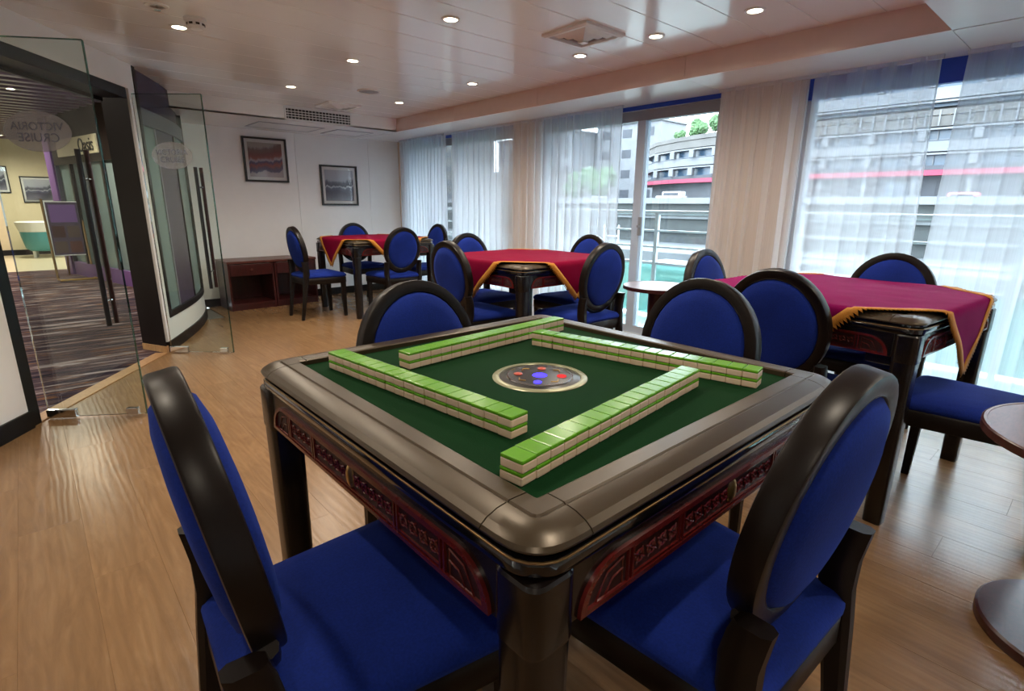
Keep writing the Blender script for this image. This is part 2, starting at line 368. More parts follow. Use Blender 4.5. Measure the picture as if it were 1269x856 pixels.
# curved wall
ctrl = [(jx+.01, jy+.01), (.455, 4.855), (.68, 5.34), (.84, 5.82), (.90, 6.15), (.885, 6.46)]
def crom(P, n=8):
    out = []
    for i in range(len(P)-1):
        p0, p1, p2, p3 = (Vector(P[max(i-1, 0)]), Vector(P[i]), Vector(P[i+1]), Vector(P[min(i+2, len(P)-1)]))
        for k in range(n):
            t = k/n; out.append(.5*((2*p1)+(p2-p0)*t+(2*p0-5*p1+4*p2-p3)*t*t+(3*p1-p0-3*p2+p3)*t**3))
    out.append(Vector(P[-1])); return out
CV = crom(ctrl)
cl = [0]
for a_, b_ in zip(CV, CV[1:]): cl.append(cl[-1]+(b_-a_).length)
def cpt(s, off=0.0):
    s = min(max(s, 0), cl[-1]-1e-6)
    for i in range(len(cl)-1):
        if cl[i+1] >= s: break
    t = (s-cl[i])/(cl[i+1]-cl[i]); p = CV[i].lerp(CV[i+1], t); d = (CV[i+1]-CV[i]).normalized()
    return p+Vector((d.y, -d.x))*off        # + off = into the room
def cstrip(bm, s0, s1, z0, z1, o0, o1, n=14):
    secs = []
    for i in range(n+1):
        s = s0+(s1-s0)*i/n; a_ = cpt(s, o0); b_ = cpt(s, o1)
        secs.append([(a_.x, a_.y, z0), (b_.x, b_.y, z0), (b_.x, b_.y, z1), (a_.x, a_.y, z1)])
    return loft(bm, secs)
LC = cl[-1]
cw = S('wall_curved', cstrip(B(), .24, LC, 0, ZC+.03, -.14, -.03), 'white_wall', label='curved wall with tall dark glass panel beside the door')
obj('skirting', cstrip(B(), .02, LC, 0, .085, -.03, .012), 'black_trim', cw, 35)
obj('wall_panel', cstrip(B(), .02, LC, .085, .26, -.03, 0), 'white_wall', cw, 35)
obj('wall_panel', cstrip(B(), .02, .13, .26, ZC+.03, -.03, 0, 3), 'white_wall', cw, 35)
obj('wall_panel', cstrip(B(), 1.62, LC, .26, ZC+.03, -.03, 0, 6), 'white_wall', cw, 35)
fr = obj('panel_frame', cstrip(B(), .13, 1.62, .26, .31, -.03, .008), 'black_trim', cw, 35)
obj('frame_post', cstrip(B(), .13, .175, .31, ZC+.03, -.03, .008, 2), 'black_trim', fr)
obj('frame_post', cstrip(B(), 1.56, 1.62, .31, ZC+.03, -.03, .008, 2), 'black_trim', fr)
obj('frame_band', cstrip(B(), .175, 1.56, 1.74, 1.86, -.03, .004), 'slate', fr, 35)
obj('upper_pane', cstrip(B(), .175, 1.56, 1.86, ZC+.03, -.026, -.018), 'purple_reflection_glass', cw, 35)
for k_, (s0, s1, mt) in enumerate(((.175, .46, 'teal_glass'), (.48, .98, 'damask'), (1.0, 1.56, 'teal_glass'))):
    obj('glass_strip', cstrip(B(), s0, s1, .31, 1.74, -.026, -.018), mt, cw, 35)
obj('glazing_bar', cstrip(B(), .46, .48, .31, 1.74, -.03, -.008, 2), 'alu_grey', cw)
obj('glazing_bar', cstrip(B(), .98, 1.0, .31, 1.74, -.03, -.008, 2), 'black_trim', cw)

# window wall: piers + header + windows
wr = S('wall_right', bx(XW, XW+.16, YBACK, YF+.1, ZS-.03, ZC+.12), 'soffit', label='window wall of the games room')
for y0, y1 in ((6.22, YF+.1), (3.66, 4.07), (1.15, 1.73), (-1.45, -1.15), (YBACK, -2.55)):
    obj('wall_pier', bx(XW-.02, XW+.15, y0, y1, 0, ZS+.01), 'pier', wr)
obj('window_sill', bx(XW-.01, XW+.15, YBACK, YF, -.02, .035), 'sill', wr)
def window(n, y0, y1, mull, label):
    w = S('window_%d' % n, bx(XW+.03, XW+.10, y0, y1, 1.875, 1.955), 'alu_grey', label=label)
    obj('bottom_rail', bx(XW+.03, XW+.10, y0, y1, .035, .10), 'alu', w)
    edges = [y0]+mull+[y1]
    for y in edges:
        a_, b_ = (y, y+.05) if y == y0 else (y-.05, y) if y == y1 else (y-.04, y+.04)
        obj('mullion', bx(XW+.025, XW+.105, a_, b_, .10, 1.875), 'alu', w)
    for a_, b_ in zip(edges, edges[1:]): obj('pane', bx(XW+.06, XW+.066, a_+.03, b_-.03, .10, 1.88), 'window_glass', w)
    return w
window(1, 4.07, 6.22, [5.15], 'tall window at the far end behind sheer curtains')
window(2, 1.73, 3.66, [2.47], 'white framed sliding balcony door left uncurtained')
window(3, -1.15, 1.15, [-.35], 'wide window on the right behind sheer curtains')
window(4, -2.55, -1.45, [], 'window out of view on the right')
# door lever on the balcony door
obj('door_lever', box(bx(XW+.0, XW+.03, 2.40, 2.43, .92, 1.08, bev=.004), XW-.02, XW+.0, 2.405, 2.425, .99, 1.01), 'alu_grey', bpy.data.objects['window_2'])

# ------------------------------------------------------------------ sheer curtains
def curtain(y0t, y1t, y0b, y1b, pitch, amp, seed, label, x0=3.47):
    bm = B(); rnd = random.Random(seed); n = max(30, int((y1t-y0t)/pitch*10)); zs = [ZS-.004-i*(ZS-.03)/14 for i in range(15)]
    ph = []; p = 0
    for i in range(n+1): ph.append(p); p += 2*PI/10*(1+.55*noise.noise(Vector((i*.11, seed*3.1, 0))))
    rows = []
    for z in zs:
        t = (ZS-z)/ZS; row = []
        for i in range(n+1):
            f = i/n; y = (y0t+(y1t-y0t)*f)*(1-t)+(y0b+(y1b-y0b)*f)*t
            a = amp*(1+.6*noise.noise(Vector((i*.05, seed, t*.8))))*(.6+.6*t)
            row.append(bm.verts.new((x0+a*math.sin(ph[i]+.7*t*noise.noise(Vector((i*.03, seed, 5))))+.01*noise.noise(Vector((i*.2, t*3, seed))), y+.012*math.sin(ph[i]*2+1), z)))
        rows.append(row)
    for a, b in zip(rows, rows[1:]):
        for i in range(n): bm.faces.new((a[i], a[i+1], b[i+1], b[i]))
    o = obj('sheer_curtain', bm, 'sheer', smooth=180)
    obj('curtain_tape', bx(x0-.012, x0+.012, min(y0t, y1t), max(y0t, y1t), ZS-.022, ZS-.001), 'sheer', o)
    return tag(o, label, 'curtain', 'white sheer curtains at the windows')
curtain(5.16, 6.2, 5.2, 6.2, .075, .036, 1, 'gathered white sheer curtain in the far corner')
curtain(3.99, 5.02, 3.98, 5.06, .10, .026, 2, 'white sheer curtain right of the gap in the far window')
curtain(2.56, 3.98, 2.56, 3.97, .105, .030, 3, 'white sheer curtain drawn back left of the balcony door')
curtain(1.08, 1.70, 1.08, 1.71, .095, .030, 4, 'sheer curtain hanging over the beige pier between the windows')
curtain(.40, 1.08, .345, 1.08, .14, .034, 5, 'white sheer curtain left of the narrow gap on the right')
curtain(-1.1, .30, -1.1, .335, .17, .030, 6, 'widest sheer curtain at the right edge, behind the plum-covered table')

# ------------------------------------------------------------------ ceiling fittings
def downlight(x, y, z, label, power=LAMP, lit=True, lobby=False):
    t = empty('downlight', (x, y, z)); tag(t, label, 'downlight', 'recessed downlights in the ceiling')
    obj('trim_ring', lathe(B(), [(.036, -.001), (.050, -.001), (.052, -.004), (.046, -.007), (.037, -.006), (.036, -.001)], 28), 'white_paint', t, 40)
    obj('lens', lathe(B(), [(0, -.003), (.036, -.003), (.036, -.001), (0, -.001)], 28), 'lamp_glow', t)
    li = bpy.data.lights.new('bulb', 'SPOT'); li.energy = power; li.color = (1.0, .87, .70); li.spot_size = math.radians(165); li.spot_blend = 1.0; li.shadow_soft_size = .035
    lo = bpy.data.objects.new('bulb', li); COL.objects.link(lo); lo.parent = t; lo.location = (0, 0, -.02)
    return t
YL = lambda k: 2.175+1.163*k
for x, k, lab in [(.396, 1, 'downlight nearest the glass door, beside the smoke detector'), (1.441, 0, 'downlight at the top edge, middle of the ceiling'), (1.441, 1, 'second downlight of the middle row, counted from the camera'),
        (1.441, 2, 'downlight in front of the air grille'), (2.482, 2, 'farthest downlight beside the beam'), (2.482, 1, 'downlight beside the beam, before the farthest one'),
        (2.482, 0, 'downlight just beside the square ceiling diffuser'), (2.482, -.5, 'downlight between the square diffuser and the nearest beam lamp'), (2.482, -1, 'nearest downlight beside the beam')]:
    downlight(x, YL(k), ZC, lab, LAMP*(1.7 if k == 2 or x < 1 else 1.0))
for x, k, lab in [(.396, 0, 'over the front-left row of tiles'), (.396, -1, 'over the middle of the tile-laid table'), (1.441, -1, 'over the gap between the two nearest tables'), (-.65, 0, 'over the lone chair leg on the left'), (-.65, -1, 'over the left foreground chair')]: downlight(x, YL(k), ZC, 'downlight out of view '+lab, LAMP*.7)  # unseen downlights added past the view for lighting
for x, y, lab in [(.3, -.35, 'over the right foreground chair'), (-.9, -.9, 'behind the camera on the left'), (1.5, -.9, 'over the near round table'), (2.6, -.6, 'in the near right corner')]: downlight(x, y, ZS, 'downlight out of view '+lab, LAMP*.7)  # unseen lamps added for lighting; lit patches on the foreground seats suggest one
def diffuser(x, y, label, s=.17):
    t = empty('air_diffuser', (x, y, ZC)); tag(t, label, 'vent', 'square ceiling air diffusers')
    bm = B()
    def sq(h, z): return [(h, h, z), (-h, h, z), (-h, -h, z), (h, -h, z)]
    loft(bm, [sq(s, 0), sq(s, -.012), sq(s-.012, -.02), sq(s-.03, -.02), sq(s-.035, -.004)], cap=False); obj('outer_frame', bm, 'white_paint', t)
    for i, h in enumerate((.125, .09, .055)):
        bm = B(); loft(bm, [sq(h, -.006-i*.002), sq(h, -.010-i*.002), sq(h-.03, -.026-i*.006), sq(h-.03, -.022-i*.006)], cap=False); obj('vane', bm, 'white_paint', t)
    obj('centre_plate', bx(-.022, .022, -.022, .022, -.05, -.034, bev=.003), 'white_paint', t); obj('throat', bx(-.13, .13, -.13, .13, -.004, -.001), 'grille_dark', t)
diffuser(2.15, 1.86, 'square white air diffuser near the beam'); diffuser(2.12, 5.08, 'square white air diffuser above the air grille')
t = empty('ceiling_speaker', (2.016, 4.22, ZC)); tag(t, 'round grey loudspeaker grille set in the ceiling', 'speaker')
obj('rim', lathe(B(), [(.085, 0), (.10, 0), (.10, -.006), (.09, -.009), (.085, -.006)], 32), 'white_paint', t, 40); obj('mesh_grille', lathe(B(), [(0, -.010), (.05, -.009), (.086, -.005), (.086, 0), (0, 0)], 32), 'alu_grey', t, 60)
t = empty('smoke_detector', (.43, 3.12, ZC)); tag(t, 'white smoke detector beside the downlight by the door', 'detector')
obj('base', lathe(B(), [(0, 0), (.055, 0), (.055, -.014), (.05, -.018), (0, -.018)], 28), 'white_paint', t, 40); obj('head', lathe(B(), [(.042, -.018), (.042, -.04), (.03, -.052), (0, -.052)], 28), 'white_paint', t, 40)
for k in range(8):
    a = k*PI/4; obj('slot', xform(bx(-.009, .009, -.002, .002, -.036, -.026), Matrix.Translation((.0425*math.cos(a), .0425*math.sin(a), 0)) @ Matrix.Rotation(a+PI/2, 4, 'Z')), 'black_plastic', t)
t = empty('sprinkler_head', (.24, 3.03, ZC)); tag(t, 'small flush sprinkler ring at the top left of the ceiling', 'sprinkler')
obj('escutcheon', lathe(B(), [(.03, 0), (.055, 0), (.053, -.004), (.03, -.005)], 28), 'white_paint', t, 40); obj('deflector', lathe(B(), [(0, -.022), (.016, -.022), (.016, -.019), (.005, -.016), (.005, 0), (0, 0)], 16), 'chrome', t, 40)
t = empty('air_grille', (2.07, Y1W, 2.055)); tag(t, 'slotted white air grille on the bulkhead above the pictures', 'vent')
gf = obj('grille_frame', box(box(box(bx(-.36, .36, -.014, 0, .048, .064), -.36, .36, -.014, 0, -.064, -.048), -.36, -.344, -.014, 0, -.048, .048), .344, .36, -.014, 0, -.048, .048), 'white_paint', t)
obj('backing', bx(-.344, .344, -.003, 0, -.048, .048), 'grille_dark', t)
for z in (-.024, 0, .024): obj('slat', bx(-.344, .344, -.012, -.003, z-.0035, z+.0035), 'white_paint', t)
for k in range(-9, 10): obj('rib', bx(k*.036-.0015, k*.036+.0015, -.010, -.003, -.048, .048), 'white_paint', t)
for x0, x1, lab in ((1.55, 2.25, 'access hatch in the soffit above the left picture'), (2.4, 2.85, 'small access hatch in the soffit near the window corner')):
    t = empty('access_hatch', ((x0+x1)/2, 5.98, ZS)); tag(t, lab, 'hatch', 'access hatches in the far soffit'); h = (x1-x0)/2
    obj('hatch_frame', box(box(box(bx(-h, h, -.24, -.225, -.006, -.0005), -h, h, .225, .24, -.006, -.0005), -h, -h+.015, -.225, .225, -.006, -.0005), h-.015, h, -.225, .225, -.006, -.0005), 'alu_grey', t)
    obj('hatch_panel', bx(-h+.018, h-.018, -.22, .22, -.004, -.0005), 'soffit', t)

# ------------------------------------------------------------------ glass door leaves
def glass_leaf(n, hinge, ang, label, mirror):
    L, H = .50, 1.915
    t = empty('door_%d' % n, (hinge[0], hinge[1], 0), ang); t['kind'] = 'structure'; t['label'] = label
    obj('pane', bx(0, L, -.006, .006, .012, H), 'door_glass', t)
    obj('pane_edge', bx(L, L+.004, -.006, .006, .012, H), 'edge_glass', t); obj('pane_edge', bx(0, L, -.006, .006, H, H+.004), 'edge_glass', t)
    for s in (-1, 1):
        y = s*.035
        h = obj('handle', tube(B(), [(L-.09, y, .53), (L-.09, y, 1.42)], .0125, 14), 'black_plastic' if s < 0 else 'mahogany', t, 50)
        for z in (.66, 1.28): obj('standoff', tube(B(), [(L-.09, s*.006, z), (L-.09, y, z)], .008, 10), 'chrome', h, 50)
    obj('patch_fitting', bx(-.005, .14, -.014, .014, .006, .055, bev=.003), 'chrome', t)
    obj('lock_bolt', bx(L-.10, L-.04, -.014, .014, .012, .05, bev=.003), 'chrome', t)
    cz = 1.50; cx = .235
    sg = -1 if mirror else 1
    ov = B(); e1 = [(cx+.15*math.cos(a), 0, cz+.095*math.sin(a)) for a in [2*PI*i/40 for i in range(40)]]
    loft(ov, [[(x, -.0075*1, z) for x, _, z in e1], [(x, -.0065, z) for x, _, z in e1]]); dec = obj('logo_oval', ov, 'frosted_oval', t)
    for s_, sz, dz in (('VICTORIA', .052, .022), ('CRUISE', .058, -.030)):
        me = text_mesh(s_, sz, .0004, 1.0); me.materials.append(M['slate'])
        if mirror: me.transform(Matrix.Scale(-1, 4, (1, 0, 0)))
        tx = obj('logo_lettering', me, None, dec); tx.location = (cx, -.009 , cz+dz); tx.rotation_euler = (PI/2, 0, 0)
    return t
h1 = A+WD*.03-WN*.02
glass_leaf(1, (-.505, 3.33), math.atan2(-.56, .83)+PI*0, 'left leaf of the glass double door, opened into the room', True)
glass_leaf(2, (.285, 4.465), math.atan2(-.68, .73), 'right leaf of the glass double door, standing before the curved wall', False)

# ------------------------------------------------------------------ lobby seen through the doorway
S('floor_lobby', prism(B(), [(-3.2, 2.2), (A.x-.02, A.y+.03), (JR.x-.02, JR.y+.05), (.3, 4.75), (.9, 7.0), (1.6, 9.0), (1.6, 12.0), (-3.2, 12.0)], -.05, .004), 'carpet', label='dark streaked lobby carpet beyond the glass door')
S('floor_lobby_tiles', bx(-3.2, 1.6, 12.0, 16.2, -.05, .003), 'lobby_floor', label='cream floor at the far end of the lobby')
S('wall_lobby_far', bx(-3.3, 1.7, 15.9, 16.05, 0, 2.7), 'lobby_wall', label='cream lobby wall with framed pictures')
S('wall_lobby_left', bx(-3.3, -3.2, 2.0, 16, 0, 2.7), 'lobby_wall', label='cream side wall of the lobby')
S('baseboard_lobby', bx(-3.2, 1.6, 15.885, 15.9, 0, .12), 'dark_panel', label='brown skirting of the lobby wall')
lc = S('ceiling_lobby', prism(B(), [(-3.3, 2.3), (A.x-.15, A.y+.2), (JR.x-.2, JR.y+.3), (.6, 5.4), (1.7, 9), (1.7, 16.1), (-3.3, 16.1)], 2.52, 2.6), 'purple_dark', label='dark slatted lobby ceiling, purple light put into its colour')
for k in range(38): obj('slat', bx(-3.2, -.35+.12*k*.3 if k < 8 else 1.4, 4.6+k*.29, 4.6+k*.29+.11, 2.42, 2.50), 'purple_lit_slat', lc)
S('wall_lobby_right', bx(1.6, 1.7, 6.6, 16.1, 0, 2.6), 'slate', label='slate side wall of the lobby')
S('wall_lobby_near', bx(.78, 1.7, 6.58, 6.66, 0, 2.6), 'lobby_wall', label='cream lobby wall behind the curved wall')
S('wall_lobby_front', obox(B(), left_end+WN*.02, (-3.26, 2.05), .1, 0, 2.6), 'lobby_wall', label='cream lobby wall at the near left')
# shopfront of teal glass on the right side
sf0, sf1 = Vector((.13, 11.0)), Vector((.82, 7.9)); sd = (sf1-sf0).normalized()
sh = S('wall_shopfront', obox(B(), sf0, sf1, .10, 0, .22), 'purple', label='teal glass shopfront in the lobby')
obj('shop_fascia', obox(B(), sf0, sf1, .12, 1.72, 2.52), 'dark_panel', sh)
for k in range(6):
    p = sf0.lerp(sf1, k/5); obj('shop_mullion', obox(B(), p-sd*.03, p+sd*.03, .11, .22, 1.72), 'dark_panel' if k % 2 else 'slate', sh)
    if k < 5: p2 = sf0.lerp(sf1, (k+1)/5); obj('shop_pane', obox(B(), p+sd*.03, p2-sd*.03, .02, .22, 1.72), 'teal_glass', sh)
obj('purple_column', obox(B(), sf0-sd*.30, sf0-sd*.02, .16, 0, 2.42), 'purple', sh)
t = empty('lobby_sign', (sf0.lerp(sf1, .38).x-.08, sf0.lerp(sf1, .38).y, 1.92), math.atan2(sd.y, sd.x)); tag(t, 'cream sign panel with black lettering above the lobby shopfront', 'sign')
obj('sign_board', bx(-.8, .8, -.02, 0, -.1, .14), 'lobby_wall', t)
me = text_mesh('Oasis', .26, .004); me.materials.append(M['black_plastic']); o = obj('sign_lettering', me, None, t); o.location = (.42, -.026, .01); o.rotation_euler = (PI/2, 0, 0)
# easel with poster board
t = empty('easel_sign', (.03, 10.35, .004), .1); tag(t, 'metal easel holding a purple poster board in the lobby', 'easel')
ef = obj('easel_frame', tube(tube(B(), [(-.22, -.1, .02), (-.22, .02, 1.20)], .016, 8), [(.22, -.1, .02), (.22, .02, 1.20)], .016, 8), 'brass_line', t)
obj('easel_foot', tube(B(), [(-.22, -.1, .02), (-.22, -.32, .02), (.22, -.32, .02), (.22, -.1, .02)], .016, 8), 'gold', t); obj('rear_leg', tube(B(), [(0, .02, 1.0), (0, .45, .016)], .014, 8), 'brass_line', t)
obj('poster_board', bx(-.205, .205, -.02, .01, .36, 1.17), 'white_paint', t)
obj('poster_print', bx(-.19, .19, -.024, -.02, .375, 1.155), 'damask', t)
for i, (px_, pz, w_, h_, c_) in enumerate([(0, .99, .32, .26, 'purple'), (-.09, .72, .15, .17, 'mahogany'), (.09, .72, .15, .17, 'boat_brown'), (-.09, .49, .15, .17, 'boat_brown'), (.09, .49, .15, .17, 'mahogany_top')]):
    obj('poster_photo', bx(px_-w_/2, px_+w_/2, -.027, -.024, pz-h_/2, pz+h_/2), c_, t)
t = empty('teal_tub', (-.20, 15.0, .003)); t.scale = (.78, .78, .88); tag(t, 'teal bowl-shaped tub with a white rim in the lobby', 'tub')
obj('bowl', lathe(B(), [(0, .16), (.26, .16), (.36, .22), (.42, .5), (.43, .62), (.40, .62), (.38, .5), (0, .4)], 32), 'teal_tub', t, 50)
obj('rim', lathe(B(), [(.36, .62), (.44, .62), (.50, .84), (.44, .86), (.36, .68)], 32), 'white_paint', t, 50)
for a in (.6, 2.2, 3.8, 5.4): obj('foot', tube(B(), [(.26*math.cos(a), .26*math.sin(a), .0), (.26*math.cos(a), .26*math.sin(a), .17)], .035, 8), 'white_paint', t)
# ------------------------------------------------------------------ framed pictures
def print_mat(name, kind):
    q = N(name); tc = q.n('TexCoord'); sp = q.n('SeparateXYZ'); q.l(tc.outputs['Object'], sp.inputs[0])
    u, v = sp.outputs[0], sp.outputs[2]
    nz = q.noise(q.coord(scale=(6, 1, 1)), 1.2, 4).outputs[0]; nf = q.noise(q.coord(scale=(10, 1, 26)), 2.2, 4).outputs[0]
    h = q.math('ADD', v, q.math('MULTIPLY', q.math('SUBTRACT', nz, .5), -.26))
    h = q.math('ADD', h, q.math('MULTIPLY', q.math('SUBTRACT', nf, .5), .03))
    if kind == 'red':
        h2 = q.math('SUBTRACT', h, q.math('MULTIPLY', u, .10))
        f = q.math('ADD', q.math('MULTIPLY', h2, 1/.44), .5)
        col = q.ramp(f, [(0, s2l((176, 170, 178))), (.16, s2l((186, 178, 184))), (.2, s2l((84, 80, 112))), (.28, s2l((104, 84, 104))), (.36, s2l((160, 92, 84))), (.45, s2l((88, 82, 118))), (.5, s2l((190, 178, 190))), (.57, s2l((150, 80, 70))), (.66, s2l((122, 72, 66))), (.80, s2l((124, 104, 104))), (.88, s2l((178, 172, 170)))])
    else:
        f = q.math('ADD', q.math('MULTIPLY', h, 1/.44), .5)
        col = q.ramp(f, [(0, s2l((132, 134, 150))), (.15, s2l((96, 96, 116))), (.3, s2l((62, 64, 84))), (.42, s2l((78, 84, 110))), (.47, s2l((188, 192, 204))), (.5, s2l((62, 66, 84))), (.6, s2l((92, 96, 114))), (.66, s2l((168, 174, 190))), (1, s2l((186, 190, 202)))])
    q.bsdf(col, .5); M[name] = q.m
print_mat('print_red', 'red'); print_mat('print_grey', 'grey')
def picture(x, y, z, s, mat_, label, grp=None):
    t = empty('picture_frame', (x, y, z)); tag(t, label, 'picture', grp); h = s/2; w = .022
    f = box(box(box(bx(-h, h, -.026, -.001, h-w, h), -h, h, -.026, -.001, -h, -h+w), -h, -h+w, -.026, -.001, -h+w, h-w), h-w, h, -.026, -.001, -h+w, h-w)
    obj('frame', f, 'black_plastic', t); obj('mat_board', bx(-h+w, h-w, -.012, -.002, -h+w, h-w), 'white_paint', t)
    k = h-w-.035; obj('print', bx(-k, k, -.014, -.012, -k, k), mat_, t); obj('glazing', bx(-h+w, h-w, -.0195, -.018, -h+w, h-w), 'picture_glass', t)
picture(1.808, YF, 1.66, .495, 'print_red', 'framed picture of red hills over water, on the far wall')
picture(2.695, YF, 1.398, .495, 'print_grey', 'framed picture of a grey lake, lower on the far wall')
picture(-.07, 15.9, 1.42, .56, 'print_grey', 'framed grey picture on the lobby wall, seen through the door'); picture(-.80, 15.9, 1.62, .56, 'print_grey', 'framed picture at the left edge of the lobby wall')

# ------------------------------------------------------------------ cabinets by the far wall
def cabinet(x, y, rz, label):
    t = empty('side_cabinet', (x, y, 0), rz); tag(t, label, 'cabinet', 'mahogany side cabinets against the far wall'); W, D, H = .245, .42, .52
    obj('side_panel', bx(-W, -W+.02, 0, D, 0, H), 'mahogany', t); obj('side_panel', bx(W-.02, W, 0, D, 0, H), 'mahogany', t)
    obj('back_panel', bx(-W+.02, W-.02, D-.012, D, .06, H), 'mahogany', t); obj('bottom_shelf', bx(-W+.02, W-.02, .004, D-.012, .05, .075), 'mahogany', t); obj('plinth', bx(-W+.02, W-.02, .012, .03, 0, .05), 'mahogany', t)
    obj('top', bx(-W-.004, W+.004, -.012, D, H, H+.028, bev=.004), 'mahogany_top', t)
    d = obj('drawer', bx(-W+.023, W-.023, -.004, D-.06, H-.135, H-.008, bev=.003), 'mahogany', t)
    obj('knob', xform(lathe(B(), [(0, 0), (.006, 0), (.006, .012), (.013, .017), (.013, .023), (0, .027)], 16), Matrix.Translation((0, -.004, H-.07)) @ Matrix.Rotation(PI/2, 4, 'X')), 'mahogany_top', d, 40)
cabinet(1.385, 5.995, .03, 'mahogany side cabinet nearer the door, drawer over open shelf'); cabinet(1.885, 6.012, .03, 'mahogany side cabinet partly hidden behind the lone chair')

# ------------------------------------------------------------------ chairs
def make_chair():
    t = empty('dining_chair')
    a, b, cz, lean = .206, .230, .718, -math.radians(10)
    mt = Matrix.Translation((-.195, 0, cz)) @ Matrix.Rotation(lean, 4, 'Y')
    # ring: rounded rectangle section swept round an ellipse; local plane y-z, thickness in x
    n = 44; sec = rrect(.018, .023, .006, 2); secs = []
    for i in range(n):
        th = 2*PI*i/n; c_, s_ = math.cos(th), math.sin(th)
        ex, ez = (a-.019)*c_, (b-.019)*s_; nx, nz = c_/a, s_/b; l_ = math.hypot(nx, nz); nx /= l_; nz /= l_
        secs.append([(q_[1], ex+nx*q_[0], ez+nz*q_[0]) for q_ in sec])
    bm = B(); rings = [[bm.verts.new(p) for p in s] for s in secs]; m = len(sec)
    for i in range(n):
        r0, r1 = rings[i], rings[(i+1) % n]
        for k in range(m): bm.faces.new((r0[k], r0[(k+1) % m], r1[(k+1) % m], r1[k]))
    bmesh.ops.recalc_face_normals(bm, faces=bm.faces); back = obj('back_ring', xform(bm, mt), 'espresso', t, 35)
    for s in (1, -1):
        bm = B(); prev = None; ra, rb = a-.036, b-.036
        for j, (f, h) in enumerate(((1.0, .004), (.985, .020), (.93, .031), (.75, .039), (.45, .043), (.2, .044))):
            ring = [bm.verts.new((s*h, ra*f*math.cos(2*PI*i/36), rb*f*math.sin(2*PI*i/36))) for i in range(36)]
            if prev:
                for i in range(36): bm.faces.new((prev[i], prev[(i+1) % 36], ring[(i+1) % 36], ring[i]))
            prev = ring
        bm.faces.new(prev); bmesh.ops.recalc_face_normals(bm, faces=bm.faces); obj('back_cushion', xform(bm, mt), 'blue_velvet', t, 60)
        bm = B(); tube(bm, [(s*.019, (ra+.001)*math.cos(2*PI*i/36), (rb+.001)*math.sin(2*PI*i/36)) for i in range(36)], .0035, 6, closed=True); obj('piping', xform(bm, mt), 'espresso', back, 60)
    # rear legs run up to a flat-cut post beside the ring
    for s in (1, -1):
        path = [(-.262, .172, 0, .015, .015), (-.232, .180, .20, .019, .018), (-.208, .186, .40, .026, .021), (-.196, .190, .47, .030, .022), (-.196, .192, .53, .031, .021), (-.204, .193, .575, .030, .019), (-.210, .193, .598, .028, .018)]
        bm = B(); loft(bm, [[(x+dx*hx, s*(y+dy*hy), z) for dx, dy in ((1, .55), (.6, 1), (-.6, 1), (-1, .55), (-1, -.55), (-.6, -1), (.6, -1), (1, -.55))] for x, y, z, hx, hy in path])
        obj('leg', bm, 'espresso', t, 40)
        bm = B(); loft(bm, [[(x+dx*hx, s*(y+dy*hy), z) for dx, dy in ((1, 1), (-1, 1), (-1, -1), (1, -1))] for x, y, z, hx, hy in ((.195, .190, 0, .014, .014), (.190, .192, .25, .018, .018), (.188, .194, .385, .023, .022))])
        obj('leg', bm, 'espresso', t, 40)
    obj('lower_rail', xform(tube(B(), [(-.004, (a+.004)*math.cos(math.radians(d_)), (b+.004)*math.sin(math.radians(d_))) for d_ in range(-148, -31, 9)], .0145, 8), mt), 'espresso', t, 60)
    # seat
    def trap(g, z): 
        pts = rrect(1, 1, .18, 3); return [(px_*(.222+g), py_*((.212+.022*(px_))+g), z) for px_, py_ in pts]
    bm = B(); loft(bm, [trap(-.004, .362), trap(0, .368), trap(0, .42), trap(-.004, .426)]); obj('seat_frame', bm, 'espresso', t, 40)
    bm = B(); loft(bm, [trap(-.010, .424), trap(.002, .432), trap(.003, .447), trap(-.012, .463), trap(-.05, .474), trap(-.11, .479), trap(-.17, .481)]); obj('seat', bm, 'blue_velvet', t, 60)
    return t
chair0 = make_chair(); first_chair = [True]
def chair(x, y, face, label, group):
    """x,y = ground point under the seat centre; face = heading of the chair's front, degrees"""
    o = chair0 if first_chair[0] else copy_tree(chair0); first_chair[0] = False
    o.location = (x, y, 0); o.rotation_euler = (0, 0, math.radians(face)); tag(o, label, 'chair', group); return o
BK = .235      # distance seat centre -> top of back
G1, G2, G3, G4 = 'blue chairs at the tile-laid table', 'blue chairs at the plum-covered table on the right', 'blue chairs at the middle red-covered table', 'blue chairs at the far red-covered table'
chair(-.10, .375, -4, 'blue velvet oval-back chair at the left foreground, seen edge-on', G1)
chair(.44, 0.0, 88, 'blue velvet oval-back chair at the right foreground, its back nearest the camera', G1)
chair(.42, .99-BK, -90, 'blue oval-back chair just behind the rows of tiles, on the left', G1)
chair(1.20-BK, .43, 180, 'blue oval-back chair just behind the rows of tiles, on the right', G1)
chair(1.672+BK, .41, 0, 'blue oval-back chair tucked under the left side of the plum-covered table', G2)
chair(2.98-BK, .33, 180, 'blue oval-back chair between the plum-covered table and the right window', G2)
chair(2.36, 1.10-BK, -90, 'blue oval-back chair in front of the beige pier', G2)
chair(2.20, -.18, 90, 'blue chair whose seat shows at the right edge, by the small round table', G2)
chair(1.59+BK, 2.48, 0, 'blue oval-back chair on the left side of the middle table', G3)
chair(2.35, 1.75+BK, 90, 'blue oval-back chair turned side-on, beside the far round table', G3)
chair(2.30, 3.21-BK, -90, 'blue oval-back chair on the far side of the middle table', G3)
chair(3.04-BK, 2.47, 180, 'blue oval-back chair between the middle table and the balcony door', G3)
chair(1.82, 5.20, 0, 'lone blue chair in profile before the mahogany cabinets', G4)
chair(2.60, 5.95-BK, -90, 'blue oval-back chair on the far table side next to the pictures', G4)
chair(2.45, 4.47+BK, 90, 'blue oval-back chair with its whole back showing at the far table', G4)
chair(3.35-BK, 5.15, 180, 'small blue oval back farthest off, in front of the far curtains', G4)
